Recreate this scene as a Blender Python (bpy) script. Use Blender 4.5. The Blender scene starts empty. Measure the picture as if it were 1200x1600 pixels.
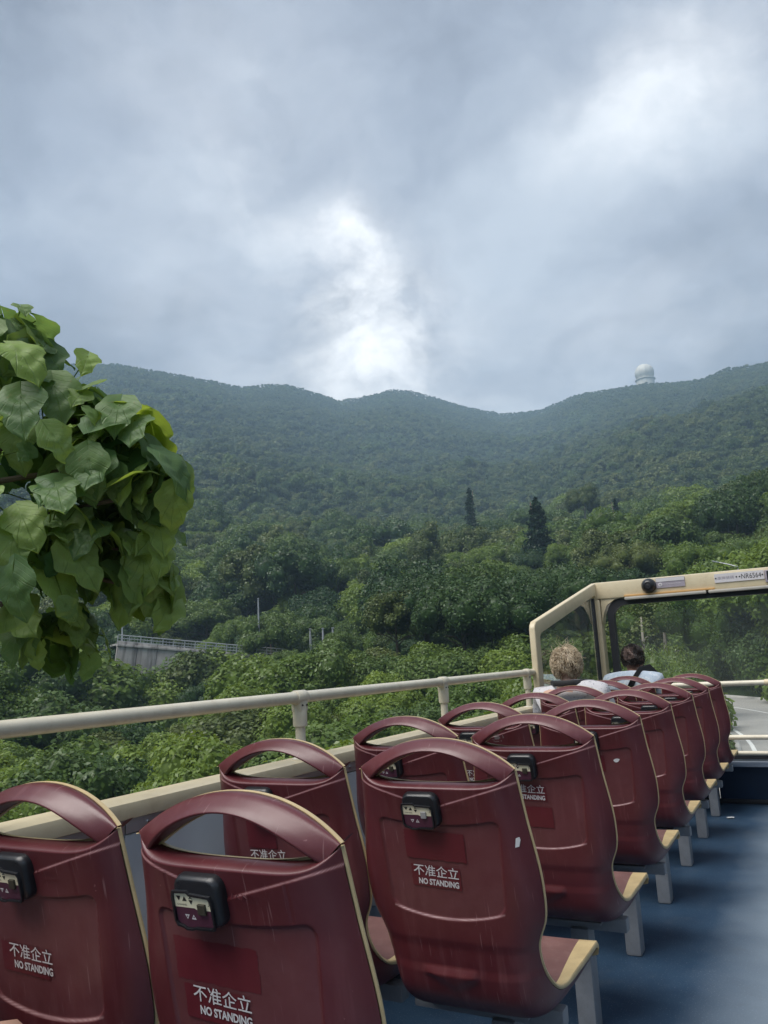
import bpy, bmesh, math, random
import numpy as np
from mathutils import Vector, Matrix
from mathutils.bvhtree import BVHTree

random.seed(7)
RNG = np.random.default_rng(7)
SC = bpy.context.scene
COL = SC.collection
PI = math.pi

# ------------------------------------------------------------------ camera
CAM_Z = 1.25                       # eye height above the upper deck floor (z = 0)
cam_d = bpy.data.cameras.new('camera'); cam = bpy.data.objects.new('camera', cam_d); COL.objects.link(cam)
yaw, pit, rol = [math.radians(a) for a in (27.8034605, 10.81222634, -3.00737656)]
r0 = Vector((math.cos(yaw), math.sin(yaw), 0)); fh = Vector((-math.sin(yaw), math.cos(yaw), 0)); zz = Vector((0, 0, 1))
fw = math.cos(pit)*fh + math.sin(pit)*zz
u0 = -math.sin(pit)*fh + math.cos(pit)*zz
rx = math.cos(rol)*r0 + math.sin(rol)*u0
up = -math.sin(rol)*r0 + math.cos(rol)*u0
M = Matrix.Identity(4)
for i in range(3):
    M[i][0] = rx[i]; M[i][1] = up[i]; M[i][2] = -fw[i]
M[2][3] = CAM_Z
cam.matrix_world = M
cam_d.sensor_fit = 'VERTICAL'; cam_d.sensor_height = 36; cam_d.lens = 36*1241.23/1600
cam_d.clip_start = .05; cam_d.clip_end = 9000
SC.camera = cam

# ------------------------------------------------------------------ world: overcast sky with bright breaks in the cloud
SUN_AZ, SUN_EL = -152.0, 62.0       # degrees, azimuth measured from +y towards +x
W = bpy.data.worlds.new('World'); SC.world = W; W.use_nodes = True
wn, wl = W.node_tree.nodes, W.node_tree.links
wn.clear()
def N(nodes, t, **kw):
    n = nodes.new(t)
    for k, v in kw.items():
        if k == 'inp':
            for a, b in v.items(): n.inputs[a].default_value = b
        else: setattr(n, k, v)
    return n
def WM(op, a, b=None, c=None, clamp=False):
    n = wn.new('ShaderNodeMath'); n.operation = op; n.use_clamp = clamp
    for i, v in enumerate((a, b, c)):
        if v is None: continue
        if isinstance(v, (int, float)): n.inputs[i].default_value = v
        else: wl.new(v, n.inputs[i])
    return n.outputs[0]
def WV(op, a, b=None, scale=None):
    n = wn.new('ShaderNodeVectorMath'); n.operation = op
    for i, v in enumerate((a, b)):
        if v is None: continue
        if isinstance(v, tuple): n.inputs[i].default_value = v
        else: wl.new(v, n.inputs[i])
    if scale is not None: n.inputs['Scale'].default_value = scale
    return n.outputs['Value'] if op in ('DOT_PRODUCT', 'LENGTH') else n.outputs[0]
tc = N(wn, 'ShaderNodeTexCoord')
dirv = WV('NORMALIZE', tc.outputs['Generated'])
sep = N(wn, 'ShaderNodeSeparateXYZ'); wl.new(dirv, sep.inputs[0])
zc = WM('MAXIMUM', sep.outputs['Z'], 0.0)
inv = WM('DIVIDE', 1.0, WM('ADD', zc, .30))
pv = WV('MULTIPLY', dirv, None)
pn = pv.node
cmb = N(wn, 'ShaderNodeCombineXYZ')
for i in range(3): wl.new(inv, cmb.inputs[i])
wl.new(cmb.outputs[0], pn.inputs[1])
def WNoise(vec, scale, detail=5, rough=.55):
    n = N(wn, 'ShaderNodeTexNoise', inp={'Scale': scale, 'Detail': detail, 'Roughness': rough})
    wl.new(vec, n.inputs['Vector']); return n
warp = WNoise(dirv, 4.2, 7, .58)
wv = WV('SCALE', WV('SUBTRACT', warp.outputs['Color'], (.5, .5, .5)), scale=.27)
wdir = WV('NORMALIZE', WV('ADD', dirv, wv))
big = WNoise(WV('ADD', pv, wv), 1.6, 8, .58)
def WRamp(fac, stops):
    n = N(wn, 'ShaderNodeValToRGB'); wl.new(fac, n.inputs[0])
    e = n.color_ramp.elements
    e[0].position, e[0].color = stops[0][0], (*stops[0][1], 1); e[1].position, e[1].color = stops[-1][0], (*stops[-1][1], 1)
    for p, c in stops[1:-1]:
        k = e.new(p); k.color = (*c, 1)
    return n.outputs[0]
base = WRamp(big.outputs['Fac'], [(.31, (.165, .172, .21)), (.42, (.26, .275, .325)), (.53, (.385, .415, .485)), (.68, (.61, .655, .72))])
# directions of the bright breaks, as seen between the clouds
gaps = [((-.458, .747, .482), 3.0, .56), ((-.440, .79, .428), 4.0, .36), ((-.40, .84, .37), 6.0, .24), ((-.469, .807, .358), 5.5, .32),
        ((-.585, .72, .37), 9.0, .15), ((-.002, .805, .593), 3.4, .24), ((-.03, .818, .575), 2.8, .17), ((-.08, .826, .56), 3.0, .15), ((-.125, .82, .557), 3.4, .14),
        ((-.498, .672, .548), 3.0, .16), ((-.50, .615, .61), 6.5, .13), ((-.058, .945, .323), 8.0, .14), ((-.25, .92, .31), 8.0, .12)]
tot = None
for d, wd, st in gaps:
    dv = Vector(d).normalized()
    dot = WV('DOT_PRODUCT', wdir, tuple(dv))
    g = WM('MULTIPLY', WM('POWER', WM('MAXIMUM', dot, 0.0), 1.0/(1-math.cos(math.radians(wd)))), st)
    tot = g if tot is None else WM('ADD', tot, g)
fine = WNoise(WV('ADD', pv, wv), 4.2, 7, .62)
fr_ = N(wn, 'ShaderNodeMapRange', inp={1: .34, 2: .66, 3: .30, 4: 1.35}); wl.new(fine.outputs['Fac'], fr_.inputs[0])
tot = WM('MULTIPLY', tot, fr_.outputs[0], clamp=True)
mx = N(wn, 'ShaderNodeMixRGB'); wl.new(tot, mx.inputs[0]); wl.new(base, mx.inputs[1]); mx.inputs[2].default_value = (1.75, 1.72, 1.66, 1)
sky = N(wn, 'ShaderNodeTexSky'); sky.sky_type = 'NISHITA'; sky.sun_disc = False
sky.sun_elevation = math.radians(SUN_EL); sky.sun_rotation = math.radians(SUN_AZ)
bg1 = N(wn, 'ShaderNodeBackground', inp={'Strength': .05}); wl.new(sky.outputs[0], bg1.inputs[0])
bg2 = N(wn, 'ShaderNodeBackground', inp={'Strength': .465}); wl.new(mx.outputs[0], bg2.inputs[0])
mxs = N(wn, 'ShaderNodeMixShader', inp={0: .9}); wl.new(bg1.outputs[0], mxs.inputs[1]); wl.new(bg2.outputs[0], mxs.inputs[2])
wo = N(wn, 'ShaderNodeOutputWorld'); wl.new(mxs.outputs[0], wo.inputs['Surface'])
W.cycles.sampling_method = 'MANUAL'; W.cycles.sample_map_resolution = 512

# ------------------------------------------------------------------ sun behind cloud
sd = bpy.data.lights.new('sun', 'SUN'); so = bpy.data.objects.new('sun', sd); COL.objects.link(so)
sd.energy = 2.0; sd.angle = math.radians(45); sd.color = (1, .965, .91)
sa, se = math.radians(SUN_AZ), math.radians(SUN_EL)
sdir = Vector((math.sin(sa)*math.cos(se), math.cos(sa)*math.cos(se), math.sin(se)))
so.rotation_euler = sdir.to_track_quat('Z', 'Y').to_euler()

SC.view_settings.view_transform = 'Standard'; SC.view_settings.look = 'None'
SC.view_settings.exposure = 1.42; SC.view_settings.gamma = 1; SC.view_settings.use_curve_mapping = False
SC.render.engine = 'CYCLES'
cy = SC.cycles
cy.max_bounces = 6; cy.diffuse_bounces = 3; cy.glossy_bounces = 3; cy.transmission_bounces = 4; cy.transparent_max_bounces = 12; cy.volume_bounces = 1
cy.use_denoising = True; cy.caustics_reflective = False; cy.caustics_refractive = False
SC.render.film_transparent = False

# ------------------------------------------------------------------ materials
class NT:
    def __init__(s, name):
        s.m = bpy.data.materials.new(name); s.m.use_nodes = True
        s.t = s.m.node_tree; s.n = s.t.nodes; s.n.clear(); s.l = s.t.links
        s.out = s.n.new('ShaderNodeOutputMaterial')
    def add(s, t, inp=None, **kw):
        n = s.n.new(t)
        for k, v in kw.items(): setattr(n, k, v)
        for a, b in (inp or {}).items():
            if isinstance(b, bpy.types.NodeSocket): s.l.new(b, n.inputs[a])
            else: n.inputs[a].default_value = b
        return n
    def math(s, op, a, b=0, clamp=False):
        return s.add('ShaderNodeMath', {0: a, 1: b}, operation=op, use_clamp=clamp).outputs[0]
    def noise(s, scale, detail=4, rough=.55, vec=None, coord='Object'):
        v = vec or s.add('ShaderNodeTexCoord').outputs[coord]
        return s.add('ShaderNodeTexNoise', {'Scale': scale, 'Detail': detail, 'Roughness': rough, 'Vector': v}).outputs['Fac']
    def ramp(s, fac, a, b, ca=(0, 0, 0), cb=(1, 1, 1)):
        n = s.add('ShaderNodeValToRGB', {0: fac}); e = n.color_ramp.elements
        e[0].position = a; e[1].position = b; e[0].color = (*ca, 1); e[1].color = (*cb, 1); return n.outputs[0]
    def mix(s, f, a, b):
        c = lambda v: (*v, 1) if isinstance(v, tuple) and len(v) == 3 else v
        return s.add('ShaderNodeMixRGB', {0: f, 1: c(a), 2: c(b)}).outputs[0]
    def bump(s, h, strength=.3, dist=.002):
        return s.add('ShaderNodeBump', {'Height': h, 'Strength': strength, 'Distance': dist}).outputs[0]
    def bsdf(s, col, rough=.5, normal=None, spec=.5, metal=0., **kw):
        d = {'Base Color': (*col, 1) if isinstance(col, tuple) else col, 'Roughness': rough, 'Specular IOR Level': spec, 'Metallic': metal}
        if normal is not None: d['Normal'] = normal
        d.update(kw)
        b = s.add('ShaderNodeBsdfPrincipled', d); s.l.new(b.outputs[0], s.out.inputs['Surface']); return b

def mat_simple(name, col, rough=.5, var=.12, scale=6, metal=0., spec=.5, grime=None):
    t = NT(name); a = tuple(c*(1-var) for c in col); b = tuple(min(1, c*(1+var)) for c in col)
    n = t.noise(scale, 6, .65); c = t.mix(t.ramp(n, .3, .7), a, b)
    if grime:
        g = t.ramp(t.noise(scale*3.1, 5, .7), .52, .75); c = t.mix(t.math('MULTIPLY', g, .45), c, grime)
    r = t.math('ADD', t.math('MULTIPLY', n, .22), rough-.11)
    t.bsdf(c, r, t.bump(t.noise(scale*30, 3), .12, .001), spec, metal)
    return t.m

def mat_seat():
    t = NT('maroon_plastic')
    co = t.add('ShaderNodeTexCoord').outputs['Object']
    oi = t.add('ShaderNodeObjectInfo').outputs['Random']
    off = t.add('ShaderNodeCombineXYZ', {0: t.math('MULTIPLY', oi, 37.), 2: t.math('MULTIPLY', oi, 11.)}).outputs[0]
    v = t.add('ShaderNodeVectorMath', {0: co, 1: off}, operation='ADD').outputs[0]
    n1 = t.noise(5, 5, .6, v)
    c = t.mix(t.ramp(n1, .32, .72), (.078, .0122, .0165), (.105, .0188, .0240))
    # sun-bleached, dusty bloom and vertical rain streaks
    mp = t.add('ShaderNodeMapping', {'Vector': v, 'Scale': (42., 8., 3.2)}).outputs[0]
    st = t.ramp(t.add('ShaderNodeTexNoise', {'Scale': 1., 'Detail': 4., 'Roughness': .6, 'Vector': mp}).outputs['Fac'], .51, .76)
    patch = t.ramp(t.noise(3.3, 4, .6, v), .46, .72)
    c = t.mix(t.math('MULTIPLY', t.math('MULTIPLY', st, patch), .45), c, (.26, .12, .125))
    c = t.mix(t.math('MULTIPLY', t.ramp(t.noise(9, 6, .7, v), .5, .85), .22), c, (.20, .075, .085))
    sp = t.ramp(t.noise(90, 2, .5, v), .76, .80)
    c = t.mix(t.math('MULTIPLY', sp, .5), c, (.3, .15, .15))
    # hairline scratches running every which way
    mp2 = t.add('ShaderNodeMapping', {'Vector': v, 'Rotation': (0., .7, 0.), 'Scale': (210., 20., 7.)}).outputs[0]
    mp3 = t.add('ShaderNodeMapping', {'Vector': v, 'Rotation': (0., -1.0, 0.), 'Scale': (240., 20., 9.)}).outputs[0]
    for q in (mp2, mp3):
        sc_ = t.ramp(t.add('ShaderNodeTexNoise', {'Scale': 1., 'Detail': 1., 'Vector': q}).outputs['Fac'], .735, .78)
        c = t.mix(t.math('MULTIPLY', sc_, .40), c, (.33, .19, .19))
    highlight_dust = t.add('ShaderNodeAttribute', attribute_name='highlight_dust').outputs['Fac']
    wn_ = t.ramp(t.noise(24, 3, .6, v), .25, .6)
    c = t.mix(t.math('MULTIPLY', highlight_dust, t.math('ADD', t.math('MULTIPLY', wn_, .45), .45)), c, (.44, .27, .27))  # blends in the painted edge highlights and the panel dust
    r = t.math('ADD', t.math('MULTIPLY', t.noise(14, 5, .6, v), .24), .27)
    t.bsdf(c, r, t.bump(t.noise(220, 2, .5, v), .10, .0008), .62)
    return t.m

def mat_leaf(name, dark, light, tr=.35, gloss=.06, randamt=.5, tint='tint'):
    t = NT(name)
    at = t.add('ShaderNodeAttribute', attribute_name=tint).outputs['Fac']
    oi = t.add('ShaderNodeObjectInfo').outputs['Random']
    f = t.math('ADD', t.math('MULTIPLY', at, 1-randamt), t.math('MULTIPLY', oi, randamt), True)
    c = t.mix(f, dark, light)
    d = t.add('ShaderNodeBsdfDiffuse', {'Color': c}).outputs[0]
    c2 = t.add('ShaderNodeHueSaturation', {'Hue': .485, 'Saturation': 1.1, 'Value': 1.25, 'Color': c}).outputs[0]
    tl = t.add('ShaderNodeBsdfTranslucent', {'Color': c2}).outputs[0]
    m1 = t.add('ShaderNodeMixShader', {0: tr, 1: d, 2: tl}).outputs[0]
    gl = t.add('ShaderNodeBsdfGlossy', {'Roughness': .45, 'Color': (1, 1, 1, 1)}).outputs[0]
    fr = t.math('MULTIPLY', t.add('ShaderNodeLayerWeight', {0: .3}).outputs['Fresnel'], gloss*1.6)
    m2 = t.add('ShaderNodeMixShader', {0: fr, 1: m1, 2: gl}).outputs[0]
    t.l.new(m2, t.out.inputs['Surface'])
    return t.m

def mat_big_leaf():
    t = NT('broad_leaf')
    co = t.add('ShaderNodeTexCoord').outputs['Object']
    s = t.add('ShaderNodeSeparateXYZ', {0: co})
    ang = t.math('ARCTAN2', s.outputs['X'], s.outputs['Y'])
    ax = t.math('ABSOLUTE', ang)
    # palmate veins: a midrib and side ribs fanning from the stalk
    def rib(a0): return t.ramp(t.math('ABSOLUTE', t.math('SUBTRACT', ax, a0)), .0, .035, (1, 1, 1), (0, 0, 0))
    ribs = t.math('MAXIMUM', t.math('MAXIMUM', rib(0.0), rib(.42)), rib(.95))
    side = t.math('SINE', t.math('ADD', t.math('MULTIPLY', s.outputs['Y'], 170.), t.math('MULTIPLY', t.math('ABSOLUTE', s.outputs['X']), -140.)))
    vein = t.math('MAXIMUM', ribs, t.math('MULTIPLY', t.ramp(side, .9, 1.0), .35))
    oi = t.add('ShaderNodeObjectInfo').outputs['Random']
    n = t.noise(16, 4, .6, co)
    f = t.math('ADD', t.math('MULTIPLY', t.math('POWER', oi, 1.4), .9), t.math('MULTIPLY', n, .3), True)
    c = t.mix(f, (.070, .145, .060), (.21, .31, .075))
    c = t.mix(t.math('MULTIPLY', vein, .45), c, (.17, .26, .09))
    c = t.mix(t.math('MULTIPLY', t.ramp(t.noise(30, 3, .6, co), .64, .74), .5), c, (.16, .13, .04))
    nb = t.bump(t.math('ADD', t.math('MULTIPLY', vein, -.8), t.math('MULTIPLY', n, .8)), .55, .006)
    d = t.add('ShaderNodeBsdfPrincipled', {'Base Color': c, 'Roughness': .52, 'Specular IOR Level': .45, 'Normal': nb}).outputs[0]
    c2 = t.add('ShaderNodeHueSaturation', {'Hue': .465, 'Saturation': 1.2, 'Value': 2.2, 'Color': c}).outputs[0]
    tl = t.add('ShaderNodeBsdfTranslucent', {'Color': c2, 'Normal': nb}).outputs[0]
    t.l.new(t.add('ShaderNodeMixShader', {0: .36, 1: d, 2: tl}).outputs[0], t.out.inputs['Surface'])
    return t.m

def mat_glass():
    t = NT('window_glass')
    tr = t.add('ShaderNodeBsdfTransparent', {0: (.95, .975, .96, 1)}).outputs[0]
    gl = t.add('ShaderNodeBsdfGlossy', {'Roughness': .02}).outputs[0]
    df = t.add('ShaderNodeBsdfDiffuse', {'Color': (.42, .45, .43, 1)}).outputs[0]
    fr = t.math('MULTIPLY', t.add('ShaderNodeFresnel', {'IOR': 1.45}).outputs[0], .55)
    a = t.add('ShaderNodeMixShader', {0: fr, 1: tr, 2: gl}).outputs[0]
    n = t.ramp(t.noise(2.2, 5, .65), .3, .8, (.03, .03, .03), (.10, .10, .10))
    b = t.add('ShaderNodeMixShader', {0: n, 1: a, 2: df}).outputs[0]
    t.l.new(b, t.out.inputs['Surface']); return t.m

def mat_floor():
    t = NT('navy_vinyl')
    co = t.add('ShaderNodeTexCoord').outputs['Object']
    x = t.add('ShaderNodeSeparateXYZ', {0: co}).outputs['X']
    n = t.noise(1.6, 5, .6, co)
    # paler strip along the middle of the aisle
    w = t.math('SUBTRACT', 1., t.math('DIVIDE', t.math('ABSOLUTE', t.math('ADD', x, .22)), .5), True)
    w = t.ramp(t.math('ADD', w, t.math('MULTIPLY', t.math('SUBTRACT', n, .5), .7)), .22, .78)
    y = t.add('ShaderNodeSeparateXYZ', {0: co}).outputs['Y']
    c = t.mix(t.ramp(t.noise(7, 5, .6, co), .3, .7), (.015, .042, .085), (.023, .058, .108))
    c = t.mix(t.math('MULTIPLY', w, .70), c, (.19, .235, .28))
    fl = t.ramp(t.noise(160, 2, .5, co), .62, .70)
    c = t.mix(t.math('MULTIPLY', fl, .4), c, (.3, .34, .38))
    c = t.mix(t.math('MULTIPLY', t.ramp(t.noise(4, 7, .75, co), .56, .70), .30), c, (.09, .105, .12))
    t.bsdf(c, t.math('ADD', t.math('MULTIPLY', n, .2), .40), t.bump(t.noise(120, 2, .5, co), .15, .001), .5)
    return t.m

MT = {}
MT['seat'] = mat_seat()
MT['cream_edge'] = mat_simple('cream_plastic', (.52, .40, .215), .45, .14, 9, grime=(.34, .25, .15))
MT['pad'] = mat_simple('brown_seat_pad', (.165, .082, .075), .6, .15, 12, grime=(.24, .15, .13))
MT['cream'] = mat_simple('cream_paint', (.60, .51, .345), .38, .08, 4, grime=(.42, .33, .20))
MT['white_rail'] = mat_simple('ivory_rail_paint', (.62, .57, .455), .32, .10, 7, grime=(.40, .33, .24))
MT['grey_panel'] = mat_simple('grey_laminate', (.36, .39, .42), .4, .06, 3, grime=(.27, .29, .31))
MT['grey_metal'] = mat_simple('grey_leg_paint', (.215, .23, .255), .45, .15, 11, grime=(.14, .14, .15))
MT['alu'] = mat_simple('dull_aluminium', (.42, .43, .44), .38, .1, 12, metal=.8)
MT['screw'] = mat_simple('steel_screw', (.35, .35, .36), .3, .1, 30, metal=1.)
MT['black'] = mat_simple('black_plastic', (.012, .013, .016), .34, .2, 12)
MT['rubber'] = mat_simple('black_rubber', (.012, .013, .017), .6, .2, 12)
MT['navy'] = mat_simple('navy_bulkhead', (.012, .032, .075), .5, .2, 4)
MT['navy_ledge'] = mat_simple('grey_ledge', (.27, .31, .38), .4, .1, 5)
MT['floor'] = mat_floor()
MT['glass'] = mat_glass()
MT['label_cream'] = mat_simple('label_cream', (.76, .70, .50), .45, .05, 40)
MT['label_plum'] = mat_simple('label_plum', (.075, .022, .042), .45, .08, 40)
MT['ink'] = mat_simple('black_ink', (.014, .012, .012), .5, .1, 40)
MT['print_white'] = mat_simple('white_print', (.62, .60, .60), .5, .10, 60, grime=(.42, .34, .34))
MT['socket'] = mat_simple('socket_olive', (.045, .04, .025), .6, .2, 40)
MT['paper_grey'] = mat_simple('faded_grey_paper', (.33, .32, .31), .7, .1, 40)
MT['patch'] = mat_simple('clean_red_patch', (.110, .0155, .023), .32, .12, 12)
MT['paper'] = mat_simple('torn_white_paper', (.62, .62, .62), .7, .1, 60)
MT['plaque'] = mat_simple('mauve_plaque', (.33, .29, .33), .4, .08, 20)
MT['plaque_white'] = mat_simple('white_plaque', (.60, .57, .58), .4, .06, 20)
MT['orange'] = mat_simple('ochre_reflection', (.52, .30, .11), .5, .1, 12)  # tint of the warm reflection painted on the header
MT['grey_cover'] = mat_simple('grey_cover_strip', (.42, .39, .34), .45, .08, 12)
MT['skin'] = mat_simple('skin', (.50, .31, .235), .5, .08, 14)
MT['skin_tan'] = mat_simple('tanned_skin', (.25, .125, .08), .5, .08, 14)
MT['shirt_white'] = mat_simple('white_patterned_cloth', (.60, .59, .60), .85, .05, 6)
MT['trousers'] = mat_simple('dark_cloth', (.04, .045, .06), .85, .1, 8)
MT['strap'] = mat_simple('black_strap', (.014, .014, .016), .7, .1, 20)
MT['shoe'] = mat_simple('dark_shoe', (.03, .03, .032), .6, .1, 20)
MT['blond'] = mat_simple('blond_hair', (.50, .40, .275), .42, .35, 38, grime=(.25, .18, .11))
MT['blond_dark'] = mat_simple('blond_hair_roots', (.17, .105, .055), .5, .4, 30)
MT['dark_hair'] = mat_simple('dark_hair', (.022, .015, .013), .55, .3, 30)
MT['grey_hair'] = mat_simple('thin_grey_hair', (.20, .14, .12), .6, .3, 30)
MT['bus_body'] = mat_simple('cream_bus_body', (.55, .46, .30), .35, .06, 2)
def mat_concrete():
    t = NT('stained_concrete'); co = t.add('ShaderNodeTexCoord').outputs['Object']
    n = t.noise(.5, 6, .65, co); mp = t.add('ShaderNodeMapping', {'Vector': co, 'Scale': (1.6, 1.6, .10)}).outputs[0]
    st = t.add('ShaderNodeTexNoise', {'Scale': 1., 'Detail': 5., 'Roughness': .65, 'Vector': mp}).outputs['Fac']
    c = t.mix(t.ramp(n, .3, .7), (.30, .28, .265), (.46, .44, .42))
    c = t.mix(t.math('MULTIPLY', t.ramp(st, .50, .66), .8), c, (.12, .105, .10))
    t.bsdf(c, .9, t.bump(n, .4, .02), .2); return t.m
MT['concrete'] = mat_concrete()
MT['galv'] = mat_simple('galvanised_steel', (.33, .35, .37), .5, .1, 3)
MT['road'] = mat_simple('pale_concrete_road', (.30, .29, .275), .85, .12, .5)
MT['marking'] = mat_simple('road_paint', (.72, .72, .70), .7, .08, 3)
MT['kerb'] = mat_simple('kerb_concrete', (.40, .39, .37), .8, .12, 2)
MT['bark'] = mat_simple('bark', (.085, .065, .045), .9, .3, 3)
MT['pale_bark'] = mat_simple('pale_bark', (.24, .215, .18), .9, .3, 3)
MT['dome'] = mat_simple('radome_skin', (.54, .54, .49), .6, .06, .3)
MT['leaf'] = mat_leaf('forest_leaf', (.034, .072, .024), (.125, .185, .048), .28, .02, .68)
MT['leaf_deep'] = mat_leaf('deep_green_leaf', (.018, .046, .018), (.065, .11, .034), .2, .02, .5)
MT['leaf_far'] = mat_leaf('far_forest_leaf', (.031, .061, .025), (.102, .142, .046), .25, .015, .6)
MT['leaf_bright'] = mat_leaf('bright_leaf', (.07, .125, .026), (.20, .275, .055), .36, .02, .68)
MT['leaf_lime'] = mat_leaf('lime_leaf', (.09, .15, .03), (.22, .29, .055), .4, .04, .3)
MT['leaf_dark'] = mat_leaf('conifer_leaf', (.008, .024, .012), (.024, .052, .022), .1, .02, .3)
MT['leaf_olive'] = mat_leaf('olive_leaf', (.05, .08, .024), (.15, .18, .055), .25, .02, .5)
MT['bigleaf'] = mat_big_leaf()

# ------------------------------------------------------------------ helpers
def mesh(name, V, F, mat, smooth=False, attrs=None):
    me = bpy.data.meshes.new(name)
    V = np.asarray(V, dtype=np.float32).reshape(-1, 3)
    if isinstance(F, np.ndarray):
        k = F.shape[1]; nf = len(F)
        me.vertices.add(len(V)); me.vertices.foreach_set('co', V.ravel())
        me.loops.add(nf*k); me.polygons.add(nf)
        me.loops.foreach_set('vertex_index', F.astype(np.int32).ravel())
        me.polygons.foreach_set('loop_start', np.arange(0, nf*k, k, dtype=np.int32))
        me.polygons.foreach_set('loop_total', np.full(nf, k, dtype=np.int32))
        me.update(calc_edges=True)
    else:
        me.from_pydata(V.tolist(), [], [list(f) for f in F]); me.update()
    if smooth: me.polygons.foreach_set('use_smooth', np.ones(len(me.polygons), dtype=bool))
    for k, v in (attrs or {}).items():
        a = me.attributes.new(k, 'FLOAT', 'POINT'); a.data.foreach_set('value', np.asarray(v, dtype=np.float32))
    if mat is not None: me.materials.append(mat)
    return me
def obj(name, me, parent=None, loc=None, rot=None, **props):
    o = bpy.data.objects.new(name, me); COL.objects.link(o)
    if parent: o.parent = parent
    if loc is not None: o.location = loc
    if rot is not None: o.rotation_euler = rot
    for k, v in props.items(): o[k] = v
    return o
def thing(name, label, cat, loc=(0, 0, 0), rz=0, group=None, me=None):
    o = obj(name, me, None, loc, (0, 0, rz), label=label, category=cat)
    if group: o['group'] = group
    return o

class MB:
    def __init__(s): s.V = []; s.F = []
    def addf(s, V, F):
        b = len(s.V); s.V += [tuple(v) for v in V]; s.F += [tuple(i+b for i in f) for f in F]; return s
    def box(s, c, size, rot=None, bevel=0):
        bm = bmesh.new(); bmesh.ops.create_cube(bm, size=1)
        for v in bm.verts: v.co = Vector((v.co.x*size[0], v.co.y*size[1], v.co.z*size[2]))
        if bevel: bmesh.ops.bevel(bm, geom=bm.edges[:], offset=bevel, segments=2, affect='EDGES', profile=.6)
        R = rot or Matrix.Identity(3)
        bm.verts.index_update()
        s.addf([R @ v.co + Vector(c) for v in bm.verts], [[v.index for v in f.verts] for f in bm.faces]); bm.free(); return s
    def tube(s, pts, r, n=12, cap=True, flat=None):
        pts = [Vector(p) for p in pts]; rs = r if isinstance(r, (list, tuple)) else [r]*len(pts)
        prev = None; rings = []
        for i, p in enumerate(pts):
            t = (pts[min(i+1, len(pts)-1)]-pts[max(i-1, 0)]).normalized()
            if prev is None:
                a = t.cross(Vector((0, 0, 1)))
                if a.length < 1e-3: a = t.cross(Vector((0, 1, 0)))
                a.normalize()
            else:
                a = (prev - t*prev.dot(t)).normalized()
            b = t.cross(a); prev = a
            rings.append([p + rs[i]*(math.cos(2*PI*k/n)*a*(flat[0] if flat else 1) + math.sin(2*PI*k/n)*b*(flat[1] if flat else 1)) for k in range(n)])
        V = [v for rg in rings for v in rg]; F = []
        for i in range(len(pts)-1):
            for k in range(n):
                F.append((i*n+k, i*n+(k+1) % n, (i+1)*n+(k+1) % n, (i+1)*n+k))
        if cap: F.append(tuple(range(n-1, -1, -1))); F.append(tuple((len(pts)-1)*n+k for k in range(n)))
        return s.addf(V, F)
    def lathe(s, prof, n=24, R=None, c=(0, 0, 0)):
        V = []; F = []
        for r, z in prof:
            for k in range(n): V.append(Vector((r*math.cos(2*PI*k/n), r*math.sin(2*PI*k/n), z)))
        for i in range(len(prof)-1):
            for k in range(n): F.append((i*n+k, i*n+(k+1) % n, (i+1)*n+(k+1) % n, (i+1)*n+k))
        R = R or Matrix.Identity(3)
        return s.addf([R @ v + Vector(c) for v in V], F)
    def prism(s, poly, y0, y1):          # polygon in (x, z), extruded along y
        n = len(poly)
        V = [(x, y0, z) for x, z in poly]+[(x, y1, z) for x, z in poly]
        F = [tuple(range(n)), tuple(range(2*n-1, n-1, -1))]+[(i, i+n, (i+1) % n+n, (i+1) % n) for i in range(n)]
        return s.addf(V, F)
    def mesh(s, name, mat, smooth=False, autosmooth=None):
        me = mesh(name, s.V, s.F, mat, smooth)
        bm = bmesh.new(); bm.from_mesh(me); bmesh.ops.recalc_face_normals(bm, faces=bm.faces[:])
        if autosmooth:
            for f in bm.faces: f.smooth = True
            for e in bm.edges:
                if len(e.link_faces) == 2 and e.calc_face_angle(0) > autosmooth: e.smooth = False
        bm.to_mesh(me); bm.free(); return me
    def build(s, name, mat, parent=None, smooth=False, autosmooth=.6, **kw):
        return obj(name, s.mesh(name, mat, smooth, autosmooth), parent, **kw)

def rounded_rect(w, h, r, n=5, c=(0, 0)):
    P = []
    for cx, cz, a0 in ((w/2-r, h/2-r, 0), (-w/2+r, h/2-r, PI/2), (-w/2+r, -h/2+r, PI), (w/2-r, -h/2+r, 1.5*PI)):
        for k in range(n+1):
            a = a0+k*PI/2/n; P.append((c[0]+cx+r*math.cos(a), c[1]+cz+r*math.sin(a)))
    return P

# lettering: outlines filled flat, scaled to a given width and height, centred on 0,0
def text_verts(body, bold=0.0):
    c = bpy.data.curves.new('lettering', 'FONT'); c.body = body; c.offset = bold; c.resolution_u = 3
    o = bpy.data.objects.new('lettering', c); COL.objects.link(o)
    me = bpy.data.meshes.new_from_object(o.evaluated_get(bpy.context.evaluated_depsgraph_get()))
    V = np.array([v.co[:2] for v in me.vertices]); F = [tuple(p.vertices) for p in me.polygons]
    bpy.data.objects.remove(o); bpy.data.curves.remove(c); bpy.data.meshes.remove(me)
    lo, hi = V.min(0), V.max(0); V = (V-(lo+hi)/2)/(hi-lo)
    return V, F
TXT = {}
def text(body, w, h, bold=0.0, c=(0, 0)):
    if (body, bold) not in TXT: TXT[(body, bold)] = text_verts(body, bold)
    V, F = TXT[(body, bold)]
    return V*np.array([w, h])+np.array(c), F

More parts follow.
